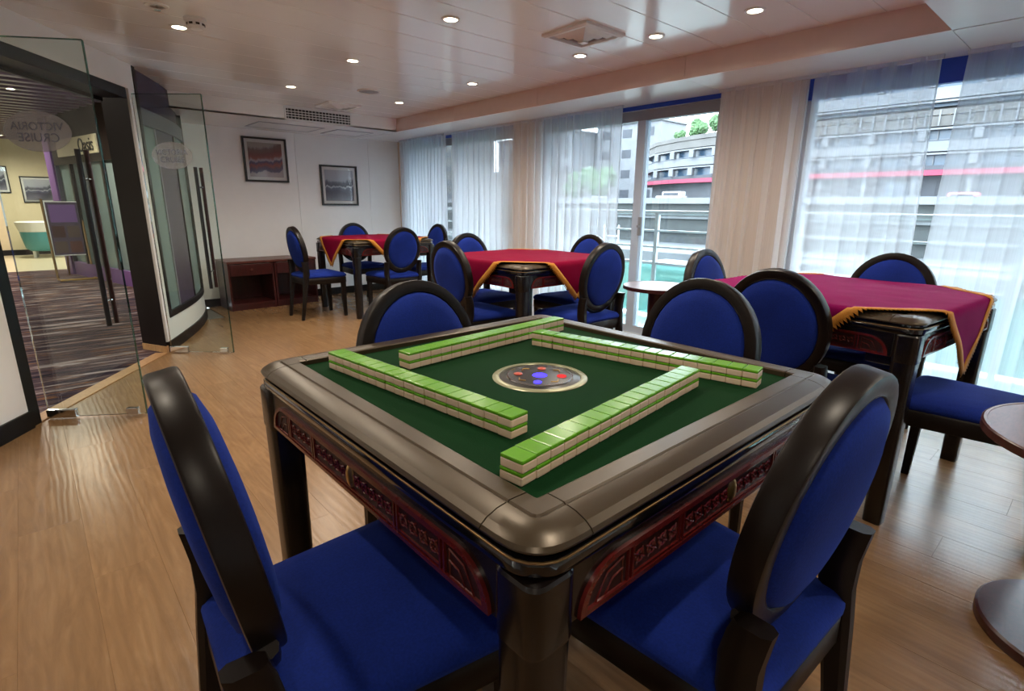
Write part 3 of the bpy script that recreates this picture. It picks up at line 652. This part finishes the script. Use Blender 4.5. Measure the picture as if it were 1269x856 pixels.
chair(-1.02, 2.17, 180, 'chair at the left edge, only a dark leg in view', 'blue chairs off to the left')

# ------------------------------------------------------------------ mahjong tables
HT, HF, ZFELT = .49, .4085, .79
def profile_rail(prof, half):
    """mitred rail on the -Y side: prof = (u, z), u measured from the table centre outwards"""
    return prof
def make_table():
    t = empty('mahjong_table')
    prof = [(.4085, .782), (.4085, .8005), (.412, .803), (.441, .8035), (.4435, .801), (.446, .8022), (.462, .800), (.478, .7945), (.487, .788), (.4905, .783), (.489, .779), (.48, .777), (.43, .777)]
    CR = .05      # corner cap length along the edge
    for k in range(4):
        R_ = Matrix.Rotation(k*PI/2, 4, 'Z')
        bm = B(); e = HF-.018; loft(bm, [[(x, -u, z) for u, z in prof] for x in (-e, e)]); 
        obj('rim_rail', xform(bm, R_), 'rim', t, 14)
        # corner cap: the profile turned round the corner
        bm = B(); secs = []; e2 = HF-.016
        for i in range(17):
            a = PI/2*i/16; row = []
            for u, z in prof:
                o_ = u-e2; rad = min(o_, .03); st = o_-rad   # straight offset + rounded part
                # superellipse-like outline around the corner
                p = Vector((e2, -e2)); 
                dx, dy = math.sin(a), -math.cos(a); pw_ = 14 if o_ < .045 else 14-10.6*min(1, (o_-.045)/.03)
                m_ = (abs(dx)**pw_+abs(dy)**pw_)**(-1/pw_)
                row.append((p.x+o_*dx*m_, p.y+o_*dy*m_, z))
            secs.append(row)
        loft(bm, secs); obj('rim_corner', xform(bm, R_), 'rim', t, 16)
    def ringrr(h, r, z): return [(x, y, z) for x, y in rrect(h, h, r, 5)]
    obj('groove_band', loft(B(), [ringrr(.472, .05, .779), ringrr(.472, .05, .755)]), 'gloss_black', t, 40)
    obj('upper_band', loft(B(), [ringrr(.470, .055, .768), ringrr(.482, .055, .766), ringrr(.4855, .055, .761), ringrr(.4855, .055, .747), ringrr(.481, .055, .741), ringrr(.470, .055, .740)]), 'gloss_black', t, 40)
    obj('band_highlight', tube(B(), [(x, y, .764) for x, y in rrect(.4835, .4835, .055, 5)], .002, 6, closed=True), 'brass_line', t, 60)  # gold highlight along the rounded band edge, modelled as a bead
    obj('felt', bx(-HF-.002, HF+.002, -HF-.002, HF+.002, .776, ZFELT), 'green_felt', t)
    obj('housing', loft(B(), [ringrr(.448, .04, .655), ringrr(.453, .04, .665), ringrr(.455, .04, .770)]), 'espresso_table', t, 40)
    for k in range(4):
        R_ = Matrix.Rotation(k*PI/2, 4, 'Z')
        ap = obj('apron', xform(bx(-.412, .412, -.478, -.452, .654, .742, bev=.003), R_), 'espresso_table', t)
        # carved red panel: straight lower edge, upper edge falling in a quarter ellipse at each end
        def outline(g):
            zb, zt, xe, xc = .656+g, .724-g, .400-1.6*g, .325
            pts = [(-xe, zb), (xe, zb)]
            for i in range(1, 9): a = PI/2*i/8; pts.append((xc+(xe-xc)*math.cos(a), zb+(zt-zb)*math.sin(a)))
            for i in range(0, 8): a = PI/2+PI/2*i/8; pts.append((-xc+(xe-xc)*math.cos(a), zb+(zt-zb)*math.sin(a)))
            return pts
        bm = B(); loft(bm, [[(x, -.478, z) for x, z in outline(.006)], [(x, -.4795, z) for x, z in outline(.006)]]); pn = obj('carved_panel', xform(bm, R_), 'red_dark', ap)
        bm = B(); o1, o2 = outline(0), outline(.008); loft(bm, [[(x, -.478, z) for x, z in o1], [(x, -.484, z) for x, z in o1], [(x, -.4845, z) for x, z in o2], [(x, -.4795, z) for x, z in o2]], cap=False); obj('panel_border', xform(bm, R_), 'red_carved', ap, 40)
        bm = B()
        for xb_ in (-.30, -.29, -.17, -.16, .16, .17, .29, .30): box(bm, xb_-.002, xb_+.002, -.4835, -.479, .661, .719)
        box(bm, -.29, .29, -.483, -.479, .6675, .6695); box(bm, -.29, .29, -.483, -.479, .7125, .7145)
        def ros(cx_, cz_, r_):
            tube(bm, [(cx_+r_*math.cos(2*PI*i/10), -.481, cz_+r_*math.sin(2*PI*i/10)) for i in range(10)], .0017, 4, closed=True)
            for q_ in range(4):
                a = PI/4+q_*PI/2; tube(bm, [(cx_+r_*.35*math.cos(a), -.481, cz_+r_*.35*math.sin(a)), (cx_+r_*1.55*math.cos(a+.25), -.481, cz_+r_*1.55*math.sin(a+.25))], .0016, 4)
        for i in range(11):
            if i != 5: ros(-.14+.028*i, .691, .0095)
        for i in (-1, 1):
            for j in range(4): ros(i*(.187+.0285*j), .691, .0095)
            for w_, h_ in ((.055, .034), (.036, .020)):
                x0_ = i*.312
                tube(bm, [(x0_, -.481, .665), (x0_+i*w_, -.481, .665), (x0_+i*w_*.6, -.481, .665+h_), (x0_, -.481, .665+h_*1.25)], .0018, 4, closed=True)
        fw_ = obj('fretwork', xform(bm, R_), 'red_carved', ap); fw_['kind'] = 'stuff'
        bm = lathe(B(), [(0, .007), (.008, .006), (.013, .003), (.0145, 0)], 18); em = obj('emblem', xform(bm, R_ @ Matrix.Translation((0, -.4795, .691)) @ Matrix.Rotation(PI/2, 4, 'X') @ Matrix.Diagonal((1, 1.6, 1, 1))), 'gold', ap, 50)
        # corner leg
        c_ = .447
        lp = B(); loft(lp, [[(c_+x, -c_+y, z) for x, y in rrect(h_, h_, r_, 4)] for z, h_, r_ in ((0, .031, .014), (.3, .034, .015), (.66, .037, .017))]); lg = obj('leg', xform(lp, R_), 'espresso_table', t, 25)
        lp = B(); loft(lp, [[(c_+x, -c_+y, z) for x, y in rrect(h_, h_, r_, 4)] for z, h_, r_ in ((.640, .038, .018), (.645, .0395, .02), (.737, .0395, .02), (.742, .037, .02))]); obj('leg_block', xform(lp, R_), 'espresso_table', lg, 25)
        # stretcher rail bracket at the leg top
        obj('corner_brace', xform(bx(.32, .41, -.45, -.43, .615, .655, bev=.003), R_), 'espresso_table', lg)
    # centre console
    d = obj('console', lathe(B(), [(0, .794), (.072, .794), (.076, .7935), (.078, .792), (.106, .7915), (.109, .790), (.109, .788), (0, .788)], 48), 'black_plastic', t, 40, loc=(-.0235, -.0235, 0))
    obj('outer_ring', lathe(B(), [(.092, .7905), (.094, .7932), (.105, .7928), (.1085, .7908)], 48), 'rim_pale', d, 40)
    obj('inner_ring', lathe(B(), [(.0725, .7935), (.073, .7952), (.0755, .7952), (.0765, .7935)], 48), 'chrome', d, 40)
    obj('dice_window', lathe(B(), [(0, .7975), (.010, .797), (.016, .795), (.017, .794)], 32), 'led_blue', d, 40)
    for i, (r_, aa, rad, mt_) in enumerate([(.05, .7, .010, 'red_button'), (.05, .7+PI/2, .010, 'red_button'), (.052, .7+PI, .009, 'led_blue'), (.05, .7-PI/2, .011, 'led_red')]):
        obj('button', lathe(B(), [(0, .797), (rad*.7, .7968), (rad, .7955), (rad, .794)], 18, (r_*math.cos(aa), r_*math.sin(aa))), mt_, d, 40)
    for i in range(4):
        aa = 1.5+i*PI/2; obj('compass_mark', tube(B(), [(.052*math.cos(aa-.22), .052*math.sin(aa-.22), .7945), (.060*math.cos(aa), .060*math.sin(aa), .7945), (.052*math.cos(aa+.22), .052*math.sin(aa+.22), .7945)], .0016, 6), 'gold', d)
    return t
M['rim_pale'] = plain('console_ring_champagne', (150, 150, 120), .3, .1, 40, metal=.4); M['red_button'] = plain('red_button', (196, 70, 50), .3, .1)
tab0 = make_table()
def place_table(o, x, y, label): o.location = (x, y, 0); tag(o, label, 'table', 'square black mahjong tables'); return o
covered = [copy_tree(tab0) for _ in range(3)]
place_table(tab0, HF, HF, 'square mahjong table with green felt and tile rows, in the foreground')
TR, TM, TF = (2.318, .398), (2.31, 2.485), (2.50, 5.195)
place_table(covered[0], *TR, 'square black table under the plum cloth, on the right').rotation_euler = (0, 0, math.radians(-5))
place_table(covered[1], *TM, 'square black table under the red cloth, in the middle of the room')
place_table(covered[2], *TF, 'square black table under the red cloth, nearest the pictures')

# ------------------------------------------------------------------ tablecloths (square, turned 45 degrees)
def cloth(x, y, D, rz, label, seed, mat_='burgundy_cloth'):
    n = 44; bm = B(); g = {}
    zt = .811; e = .4935; rr = .008
    def place(px_, py_):
        r_ = Matrix.Rotation(math.radians(rz), 2); v = r_ @ Vector((px_, py_)); X, Y = v
        z = zt+.0035*(noise.noise(Vector((X*5, Y*5, seed)))+.6*noise.noise(Vector((X*13+4, Y*11, seed))))
        z = max(z, .8085)
        def fold(c):
            s = 1 if c >= 0 else -1; o_ = abs(c)-e
            return (c, 0) if o_ <= 0 else (s*(e+min(o_, rr)*.8), max(0, o_-rr*.4))
        X2, dx = fold(X); Y2, dy = fold(Y); dr = dx+dy
        if dr > 0:
            w_ = .010*noise.noise(Vector((X*7, Y*7, seed+3)))*min(1, dr*6)+.012*min(1, dr*8)
            if dx > 0: X2 += math.copysign(w_, X)
            else: Y2 += math.copysign(w_, Y)
            z = zt-dr
        return Vector((X2, Y2, z))
    s2 = D/math.sqrt(2)
    for i in range(n+1):
        for j in range(n+1):
            a = -s2+2*s2*i/n; b = -s2+2*s2*j/n
            px_, py_ = (a-b)/math.sqrt(2), (a+b)/math.sqrt(2); g[i, j] = bm.verts.new(place(px_, py_))
    for i in range(n):
        for j in range(n): bm.faces.new((g[i, j], g[i+1, j], g[i+1, j+1], g[i, j+1]))
    o = obj('tablecloth', bm, mat_, smooth=180, loc=(x, y, 0))
    so = o.modifiers.new('thick', 'SOLIDIFY'); so.thickness = .002; so.offset = 1
    # fringe: braid band and hanging tassels
    bm = B(); m = 150
    def hp(a, b): return place((a-b)/math.sqrt(2), (a+b)/math.sqrt(2))
    for side in range(4):
        prev = None
        for k in range(m+1):
            f = -s2+2*s2*k/m; f = max(-s2, min(s2, f))
            def ab(w): return [(f, -s2-w), (s2+w, f), (-f, s2+w), (-s2-w, -f)][side]
            p0 = hp(*ab(-.012)); p1 = hp(*ab(.004)); jit = (.034 if k % 2 else .013)+.004*random.random()
            p2 = hp(*ab(jit)); up = Vector((0, 0, .0035)); 
            out = Vector((p1.x, p1.y, 0)); 
            cen = Vector((0, 0, 0)); nrm = Vector((math.copysign(1, p1.x) if abs(p1.x) > e else 0, math.copysign(1, p1.y) if abs(p1.y) > e else 0, 0))
            off = nrm*.004 if nrm.length > 0 else up
            cur = [bm.verts.new(p0+off), bm.verts.new(p1+off*1.3), bm.verts.new(p2+off)]
            if prev:
                for a in range(2): bm.faces.new((prev[a], cur[a], cur[a+1], prev[a+1]))
            prev = cur
    fo = obj('fringe', bm, 'gold_fringe', o, 60); so = fo.modifiers.new('thick', 'SOLIDIFY'); so.thickness = .003; so.offset = 0
    return tag(o, label, 'tablecloth', 'gold-fringed tablecloths')
cloth(*TR, .765, 0, 'tablecloth tinted plum by painted window light, gold-fringed, on the right-hand table', 1, 'burgundy_cloth_bluish_lit').rotation_euler = (0, 0, math.radians(-5))
cloth(*TM, .74, 0, 'burgundy tablecloth with gold fringe on the middle table', 2)
cloth(*TF, .78, -2, 'burgundy tablecloth with gold fringe on the table nearest the pictures', 3)

# ------------------------------------------------------------------ mahjong tiles
TL, TW, TH, PT = .0425, .0322, .0198, .03275
def tile_meshes():
    a = bpy.data.meshes.new('mahjong_tile'); b_ = bx(-TW/2, TW/2, -TL/2, TL/2, 0, .0142, bev=.0022); 
    b_.to_mesh(a); b_.free(); a.materials.append(M['ivory'])
    c = bpy.data.meshes.new('tile_back'); b_ = bx(-TW/2, TW/2, -TL/2, TL/2, .0134, TH, bev=.0018)
    b_.to_mesh(c); b_.free(); c.materials.append(M['tile_green']); return a, c
tA, tB = tile_meshes()
def tile_row(p0, p1, side, rowname, endname, shift=()):
    p0, p1 = Vector(p0), Vector(p1); d = (p1-p0).normalized(); nrm = Vector((-d.y, d.x))*side; ang = math.atan2(d.y, d.x)
    for layer in range(2):
        for i in range(18):
            j = random.uniform(-.0007, .0007)
            c = p0+d*(PT*(i+.5)+(.004 if i >= 2 and 'BR' in shift else 0))+nrm*(TL/2+j)
            o = bpy.data.objects.new('mahjong_tile', tA); COL.objects.link(o)
            o.location = (c.x, c.y, ZFELT+.0006+layer*(TH+.0002)); o.rotation_euler = (0, 0, ang+random.uniform(-.004, .004))
            ch = bpy.data.objects.new('tile_back', tB); COL.objects.link(ch); ch.parent = o
            tag(o, 'ivory tile with green back, %s from the %s, %s layer of %s' % (ORD[i], endname, 'top' if layer else 'bottom', rowname), 'mahjong tile', 'face-down tiles in %s' % rowname)
tile_row((.109, .172), (.048, .758), -1, 'front-left row', 'near end')
tile_row((.015, .045), (.601, .111), 1, 'front-right row', 'near end')
tile_row((.186, .622), (.773, .672), 1, 'back-left row', 'left end')
tile_row((.569, .604), (.681, .024), 1, 'back-right row', 'far end', ('BR',))

# ------------------------------------------------------------------ round side tables
def round_table(x, y, r, h, rb, label):
    t = empty('round_table', (x, y, 0)); tag(t, label, 'table', 'small round wooden tables')
    obj('top', lathe(B(), [(0, h-.028), (r-.006, h-.028), (r, h-.022), (r, h-.004), (r-.003, h), (r-.010, h), (r-.0115, h-.0015), (0, h-.0015)], 56), 'mahogany_top', t, 40)
    obj('edge_band', lathe(B(), [(r-.0005, h-.026), (r+.0022, h-.024), (r+.0022, h-.003), (r-.0005, h-.001)], 56), 'mahogany', t, 40)
    obj('column', lathe(B(), [(.001, .03), (.075, .03), (.072, .05), (.068, .30), (.072, h-.03), (.001, h-.03)], 40), 'mahogany', t, 40)
    obj('base', lathe(B(), [(0, 0), (rb, 0), (rb+.003, .004), (rb+.003, .030), (rb-.003, .036), (0, .036)], 56), 'mahogany', t, 40)
round_table(3.03, 1.80, .26, .60, .20, 'small round table standing before the balcony door')
round_table(1.56, -.60, .33, .60, .245, 'small round table cut off at the right edge of the view')

# ------------------------------------------------------------------ balcony and the river bank outside
XR = 4.62
S('balcony_deck', bx(XW+.16, XR+.12, -3.2, 9.0, -.14, -.01), 'deck', label='pale balcony deck outside the windows')
S('balcony_roof', bx(XW+.10, XR+.25, -3.2, 9.0, 2.24, 2.34), 'overhang', label='white overhang above the balcony')
S('trim_3', bx(XR+.10, XR+.18, -3.2, 9.0, 2.085, 2.30), 'blue_fascia', label='blue fascia under the balcony overhang')
S('trim_4', bx(XW-.012, XW-.002, YBACK, YF-.01, 1.956, ZS-.001), 'blue_fascia', label='thin blue strip between the windows and the soffit')
S('trim_5', bx(XW-.016, XW+.028, -1.15, 1.15, 1.86, 1.956), 'blue_fascia', label='blue pelmet band above the wide right-hand window')
rl = empty('balcony_railing', (XR, 0, 0)); tag(rl, 'white balcony railing with pale teal glass panels outside the windows', 'railing')
for z, r_ in ((1.11, .022), (.92, .011), (.75, .011), (.575, .016)): obj('rail', tube(B(), [(0, -3.2, z), (0, 9, z)], r_, 8), 'rail_white', rl, 60)
for k in range(9):
    y = -2.9+k*1.45; obj('post', bx(-.02, .02, y-.02, y+.02, -.01, 1.10), 'rail_white', rl)
    obj('panel', bx(-.006, .006, y+.03, y+1.42, .03, .56), 'teal_rail_glass', rl)
K = 1.6
def E(y, z, x=60.0): return Vector((CAM.x+(x-CAM.x)*K, CAM.y+(y-CAM.y)*K, CAM.z+(z-CAM.z)*K))
def ebox(bm, x0, x1, y0, y1, z0, z1):
    a, b = E(y0, z0, x0), E(y1, z1, x1); return box(bm, a.x, b.x, a.y, b.y, a.z, b.z)
ZWAT = E(0, -4.6).z
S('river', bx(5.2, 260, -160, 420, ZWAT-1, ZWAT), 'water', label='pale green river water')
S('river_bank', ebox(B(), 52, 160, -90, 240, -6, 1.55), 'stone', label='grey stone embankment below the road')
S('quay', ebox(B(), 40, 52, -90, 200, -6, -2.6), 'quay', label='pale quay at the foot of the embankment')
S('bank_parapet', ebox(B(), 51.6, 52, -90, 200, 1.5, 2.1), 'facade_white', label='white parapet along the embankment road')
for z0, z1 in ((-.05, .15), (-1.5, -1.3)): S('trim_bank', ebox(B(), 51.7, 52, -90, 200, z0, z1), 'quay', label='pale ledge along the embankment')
# big curved building: plan polyline, floors
plan = [(58, -45), (60, -20), (60, 29), (60.7, 34), (62.2, 39), (64.6, 43.5), (68, 47), (73, 49.5)]
def pstrip(bm, z0, z1, off, depth=1.5, y0=None, y1=None):
    secs = []
    for i, (x, y) in enumerate(plan):
        d = (Vector(plan[min(i+1, len(plan)-1)])-Vector(plan[max(i-1, 0)])).normalized(); nrm = Vector((-d.y, d.x))
        p = Vector((x, y))+nrm*off; q_ = Vector((x, y))-nrm*depth
        a0, a1, b0, b1 = E(p.y, z0, p.x), E(p.y, z1, p.x), E(q_.y, z0, q_.x), E(q_.y, z1, q_.x); secs.append([a0, b0, b1, a1])
    return loft(bm, secs)
bd = empty('riverside_building', E(30, 1.55, 62)); tag(bd, 'long curved riverside building with white ledges and blue window bands', 'building')
def bpart(name, bm, mat, sm=None):
    o = obj(name, bm, mat, None, sm); o.parent = bd; o.matrix_parent_inverse = Matrix.Translation(bd.location).inverted(); return o
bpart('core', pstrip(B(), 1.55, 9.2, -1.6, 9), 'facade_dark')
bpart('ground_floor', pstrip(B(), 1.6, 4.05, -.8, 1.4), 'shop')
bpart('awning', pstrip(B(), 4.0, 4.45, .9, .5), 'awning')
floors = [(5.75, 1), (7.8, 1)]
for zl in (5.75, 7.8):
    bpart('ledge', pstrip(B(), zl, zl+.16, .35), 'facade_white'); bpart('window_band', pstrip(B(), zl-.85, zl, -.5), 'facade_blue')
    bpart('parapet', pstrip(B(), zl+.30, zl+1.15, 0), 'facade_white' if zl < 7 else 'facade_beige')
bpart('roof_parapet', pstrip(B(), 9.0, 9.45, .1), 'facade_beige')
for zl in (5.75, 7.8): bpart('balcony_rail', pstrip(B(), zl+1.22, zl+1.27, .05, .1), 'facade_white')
bpart('shadow_band', pstrip(B(), 4.5, 4.85, .2, .8), 'facade_dark')  # dark band standing in for shade above the awning
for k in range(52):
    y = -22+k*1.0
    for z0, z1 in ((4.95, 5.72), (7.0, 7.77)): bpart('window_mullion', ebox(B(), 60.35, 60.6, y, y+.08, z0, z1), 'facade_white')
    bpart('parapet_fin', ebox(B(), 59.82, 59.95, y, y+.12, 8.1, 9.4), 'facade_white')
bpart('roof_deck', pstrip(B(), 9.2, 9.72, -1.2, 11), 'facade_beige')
# taller right-hand block
up = empty('upper_block', E(5, 9.74, 63)); tag(up, 'taller pale block rising behind the right-hand curtains', 'building')
def upart(name, bm, mat):
    o = obj(name, bm, mat); o.parent = up; o.matrix_parent_inverse = Matrix.Translation(up.location).inverted(); return o
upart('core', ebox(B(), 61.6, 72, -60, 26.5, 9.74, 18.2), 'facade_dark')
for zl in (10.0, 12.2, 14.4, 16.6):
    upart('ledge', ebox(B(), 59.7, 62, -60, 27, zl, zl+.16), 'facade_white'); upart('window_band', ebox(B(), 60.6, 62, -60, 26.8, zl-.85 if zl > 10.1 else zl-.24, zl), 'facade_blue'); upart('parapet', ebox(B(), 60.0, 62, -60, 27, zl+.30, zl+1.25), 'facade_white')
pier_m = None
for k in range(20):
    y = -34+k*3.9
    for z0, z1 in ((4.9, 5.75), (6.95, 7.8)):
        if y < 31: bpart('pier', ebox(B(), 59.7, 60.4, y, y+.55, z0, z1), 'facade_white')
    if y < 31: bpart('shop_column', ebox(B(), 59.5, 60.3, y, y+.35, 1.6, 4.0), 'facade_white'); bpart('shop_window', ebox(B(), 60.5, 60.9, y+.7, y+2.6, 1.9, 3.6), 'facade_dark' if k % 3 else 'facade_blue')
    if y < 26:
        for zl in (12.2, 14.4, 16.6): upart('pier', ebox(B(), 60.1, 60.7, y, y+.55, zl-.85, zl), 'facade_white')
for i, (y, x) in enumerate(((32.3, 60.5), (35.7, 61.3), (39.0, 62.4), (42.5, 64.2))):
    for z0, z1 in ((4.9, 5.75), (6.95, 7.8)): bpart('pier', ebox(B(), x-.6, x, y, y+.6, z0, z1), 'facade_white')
# houses farther left on the bank
def house(y0, y1, x0, z0, z1, mat, label, wn_y=4, wn_z=3):
    h = empty('white_house', E((y0+y1)/2, z0, x0)); tag(h, label, 'building', 'pale houses on the far bank')
    def hp_(name, bm, m): o = obj(name, bm, m); o.parent = h; o.matrix_parent_inverse = Matrix.Translation(h.location).inverted()
    hp_('wall', ebox(B(), x0, x0+8, y0, y1, z0, z1), mat); hp_('roof', ebox(B(), x0-.3, x0+8.3, y0-.3, y1+.3, z1, z1+.35), 'facade_white')
    for a in range(wn_y):
        for b in range(wn_z):
            yy = y0+(y1-y0)*(a+.3)/wn_y; zz = z0+(z1-z0)*(b+.35)/wn_z; hp_('window', ebox(B(), x0-.06, x0+.1, yy, yy+(y1-y0)*.42/wn_y, zz, zz+(z1-z0)*.4/wn_z), 'facade_dark')
house(56, 70, 84, 1.5, 15.5, 'facade_white', 'white house behind the curtain left of the balcony door', 3, 4)
house(71, 79.5, 78, 1.5, 14.5, 'facade_white', 'tall white house behind the curtain beside the beige pier', 3, 5)
house(81, 92, 78, 1.5, 14.0, 'facade_white', 'white house high up behind the far window', 4, 2)
house(58, 74, 60, 1.5, 6.2, 'facade_beige', 'low cream block behind the far curtains', 1, 1)
house(96, 116, 72, 1.5, 16, 'facade_beige', 'beige block at the far left end of the bank', 5, 5)
S('hillside', ebox(B(), 120, 160, -90, 240, 1.5, 7), 'leaf', label='green hillside behind the buildings')
for y, x, z, w in ((31, 64, 9.75, 1.6), (35.6, 66, 9.75, 1.5), (40.4, 69, 9.75, 1.7), (44.0, 71, 9.75, 1.2), (46.8, 57, 1.57, 2.9), (52.6, 58, 1.57, 2.4)):
    p = E(y, z, x); t = empty('tree', p); tag(t, {31: 'rightmost leafy tree on the roof terrace seen in the balcony door', 35.6: 'second roof-terrace tree from the right in the balcony door', 40.4: 'largest tree on the roof terrace, left of the middle', 44.0: 'leftmost tree on the roof terrace at the building bend', 46.8: 'dark tree by the road at the curtain edge', 52.6: 'tree by the road wholly behind the middle curtain'}[y], 'tree', 'trees on the far bank')
    obj('trunk', tube(B(), [(0, 0, 0), (0, 0, w*1.1*K)], .18, 6), 'bark', t); bm = B()
    for k in range(7):
        c = Vector((random.uniform(-.35, .35)*w*K, random.uniform(-.5, .5)*w*K, (w*.85+random.uniform(-.2, .55)*w)*K)); r_ = w*K*random.uniform(.3, .48)
        ret = bmesh.ops.create_icosphere(bm, subdivisions=3, radius=r_)
        for v in ret['verts']: v.co = c+v.co*(1+.35*noise.noise(v.co*2.2/r_*1.3+c))
    obj('crown', bm, 'leaf', t)
def vehicle(y, x, L, H, mat, name, label):
    t = empty(name, E(y, 1.56, x)); tag(t, label, 'vehicle', None); l_, h_ = L*K/2, H*K
    obj('body', bx(-.9*1.0, .9, -l_, l_, .35, h_*.62, bev=.12), mat, t); obj('cab', bx(-.82, .82, -l_*.92, l_*.55, h_*.6, h_, bev=.2), mat, t)
    obj('side_window', bx(-.84, .84, -l_*.7, l_*.4, h_*.66, h_*.88), 'facade_dark', t)
    for yy in (-l_*.62, l_*.62): obj('wheel', xform(lathe(B(), [(0, -.92), (.36, -.92), (.36, .92), (0, .92)], 16), Matrix.Translation((0, yy, .36)) @ Matrix.Rotation(PI/2, 4, 'Y')), 'tyre', t)
vehicle(34.0, 54, 3.3, 1.25, 'van', 'van', 'white van parked on the road, seen through the balcony door')
vehicle(8.6, 54, 2.6, .85, 'car_pink', 'car', 'pink car on the road behind the right-hand curtain')
vehicle(44.5, 54, 2.6, .8, 'van', 'car', 'white car behind the curtain left of the balcony door')
# pontoon boat below the railing
bt = empty('pontoon_boat', E(24, -4.5, 34)); tag(bt, 'low brown pontoon boat moored below the quay', 'boat')
def btp(n, bm, m): o = obj(n, bm, m); o.parent = bt; o.matrix_parent_inverse = Matrix.Translation(bt.location).inverted()
btp('hull', ebox(B(), 28, 36, 6, 27, -4.7, -3.9), 'boat_brown'); btp('deck_roof', ebox(B(), 29, 35, 8, 22, -2.75, -2.6), 'facade_white')
for k in range(6): btp('roof_post', ebox(B(), 29.2, 29.35, 8.4+k*2.6, 8.55+k*2.6, -3.9, -2.75), 'facade_white')
ld = empty('mooring_frame', E(35.8, -2.6, 46)); tag(ld, 'white H-shaped mooring frame on the quay', 'frame'); obj('frame_posts', box(box(bx(-.1, .1, -1.6, -1.4, 0, 3.0), -.1, .1, 1.4, 1.6, 0, 3.0), -.1, .1, -1.4, 1.4, 1.1, 1.3), 'rail_white', ld)
# lobby downlights added to brighten the lobby
for x, y, lab in ((-.9, 5.6, 'added lobby downlight near the door'), (-.3, 8.4, 'added lobby downlight in the middle'), (-.6, 11.6, 'added lobby downlight before the cream floor'), (-.5, 14.6, 'added lobby downlight over the teal tub'), (.9, 13.4, 'added lobby downlight behind the shopfront')):
    downlight(x, y, 2.42, lab, 50 if y < 7 else 170)
